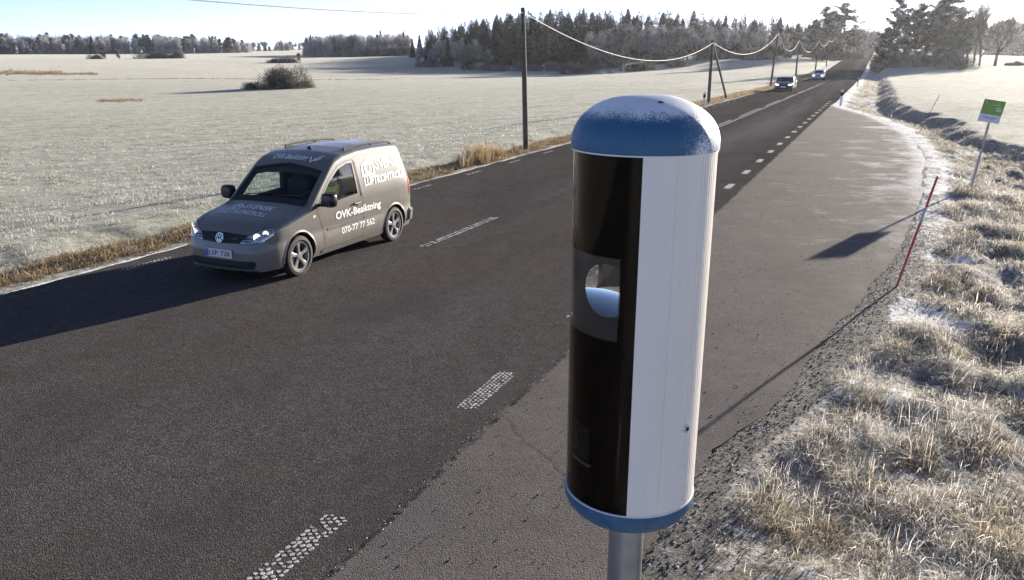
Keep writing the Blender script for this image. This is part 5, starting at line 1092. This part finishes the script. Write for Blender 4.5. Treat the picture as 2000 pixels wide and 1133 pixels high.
# clump of pines right of the road
for k, (px, D, h, i, w) in enumerate(((1728, 205, 9.8, 2, 1.1), (1752, 212, 15.2, 3, 1.0), (1765, 205, 10.5, 2, 1.1), (1790, 214, 14.0, 0, 1.0), (1800, 206, 10.5, 2, 1.2), (1826, 210, 14.5, 1, 1.05), (1848, 208, 17.0, 1, 1.1), (1868, 212, 13.2, 1, 1.05), (1836, 203, 9.5, 2, 1.25), (1872, 205, 9.5, 2, 1.1), (1778, 222, 13, 0, 1), (1812, 224, 13, 0, 1), (1745, 222, 10, 2, 1))):
    lab = {1: 'open-crowned frosted pine standing up at the left of the right-hand clump', 6: 'tallest pine of the clump right of the road', 0: 'low leaning pine nearest the road in the right-hand clump', 7: 'sunlit frosted pine at the right end of the clump'}.get(k, 'frosted pine inside the dense clump right of the road')
    x, y = polar(px, D); K_pi.put(x, y, h, lab, 'pine', None if k in (0, 1, 6, 7) else 'pines inside the right-hand clump', i=i, wide=w)
for k in range(26):
    px = 1716+k*6.6; x, y = polar(px, 199+R_.uniform(-3, 6)); (K_bu if k % 3 else K_pb).put(x, y, R_.uniform(1.4, 3.8), 'low frosted bush under the pine clump right of the road', 'bush', 'bushes under the right-hand pine clump', wide=1.2)
for px, D, h, i, w, lab in ((1892, 222, 15.5, 1, 1.05, 'bare tree with slanting trunk, leftmost of the bare group beside the pine clump'), (1905, 226, 16.2, 2, 1., 'bare tree in the middle of the bare group beside the pine clump'), (1917, 223, 15.6, 1, .95, 'rightmost bare tree of the group beside the pine clump'), (1948, 226, 12.6, 0, 1.15, 'lone bare tree standing apart in the right field')):
    x, y = polar(px, D); K_oak.put(x, y, h, lab, 'tree', i=i, wide=w)
for px, D, h in ((1975, 230, .9), (1990, 231, 1.2), (1998, 229, 1.)): x, y = polar(px, D); K_bu.put(x, y, h, 'low brown scrub in the right field at the photo edge', 'bush', 'scrub right of the lone bare tree', wide=1.6)
# hazy wood behind the right field and up the road: one mass
def far_mass(name, label, spec, seed):
    g = G(seed); Cs, As, Ls = [], [], []
    for p0, p1, D0, D1, n, h0, h1 in spec:
        for k in range(n):
            px = g.uniform(p0, p1); x, y = polar(px, g.uniform(D0, D1)); z = tz(x, y); h = g.uniform(h0, h1); m = 150; u = g.normal(size=(m, 3)); u /= np.linalg.norm(u, axis=1, keepdims=True)
            Cs.append(np.array([x, y, z+h*.5])+u*g.uniform(.3, 1, (m, 1))**.5*np.array([[h*.28, h*.28, h*.5]])); As.append(u+g.normal(0, .5, (m, 3))+np.array([0, 0, .6])); Ls.append(np.full(m, h*.16))
    L = np.concatenate(Ls); v, f = quads(np.concatenate(Cs), np.concatenate(As), L, L*.35, g); return tag(link(name, np_mesh(name, v, f, [M['rime']])), label, 'wood', kind='stuff')
far_mass('distant_wood', 'hazy frosted wood far behind the right field', [(1850, 2300, 520, 600, 150, 13, 20), (1950, 2300, 460, 520, 30, 9, 13)], 71)
far_mass('distant_wood', 'hazy wood closing the view where the road climbs away', [(1672, 1735, 470, 640, 60, 7, 12)], 72)

# ------------------------------------------------------------------ haze: the cold air that pales the far trees
b = MB(); b.box((0, 700, 29), (3400, 3000, 122)); hz = b.build('haze', plain('haze air', (1, 1, 1)))
hm = bpy.data.materials.new('haze air'); hm.use_nodes = True; t_ = hm.node_tree; t_.nodes.clear(); o_ = t_.nodes.new('ShaderNodeOutputMaterial'); v_ = t_.nodes.new('ShaderNodeVolumePrincipled')
v_.inputs['Color'].default_value = (.90, .94, 1, 1); v_.inputs['Density'].default_value = .00011; v_.inputs['Anisotropy'].default_value = .6; t_.links.new(v_.outputs[0], o_.inputs['Volume'])
hz.data.materials.clear(); hz.data.materials.append(hm); tag(hz, kind='stuff')
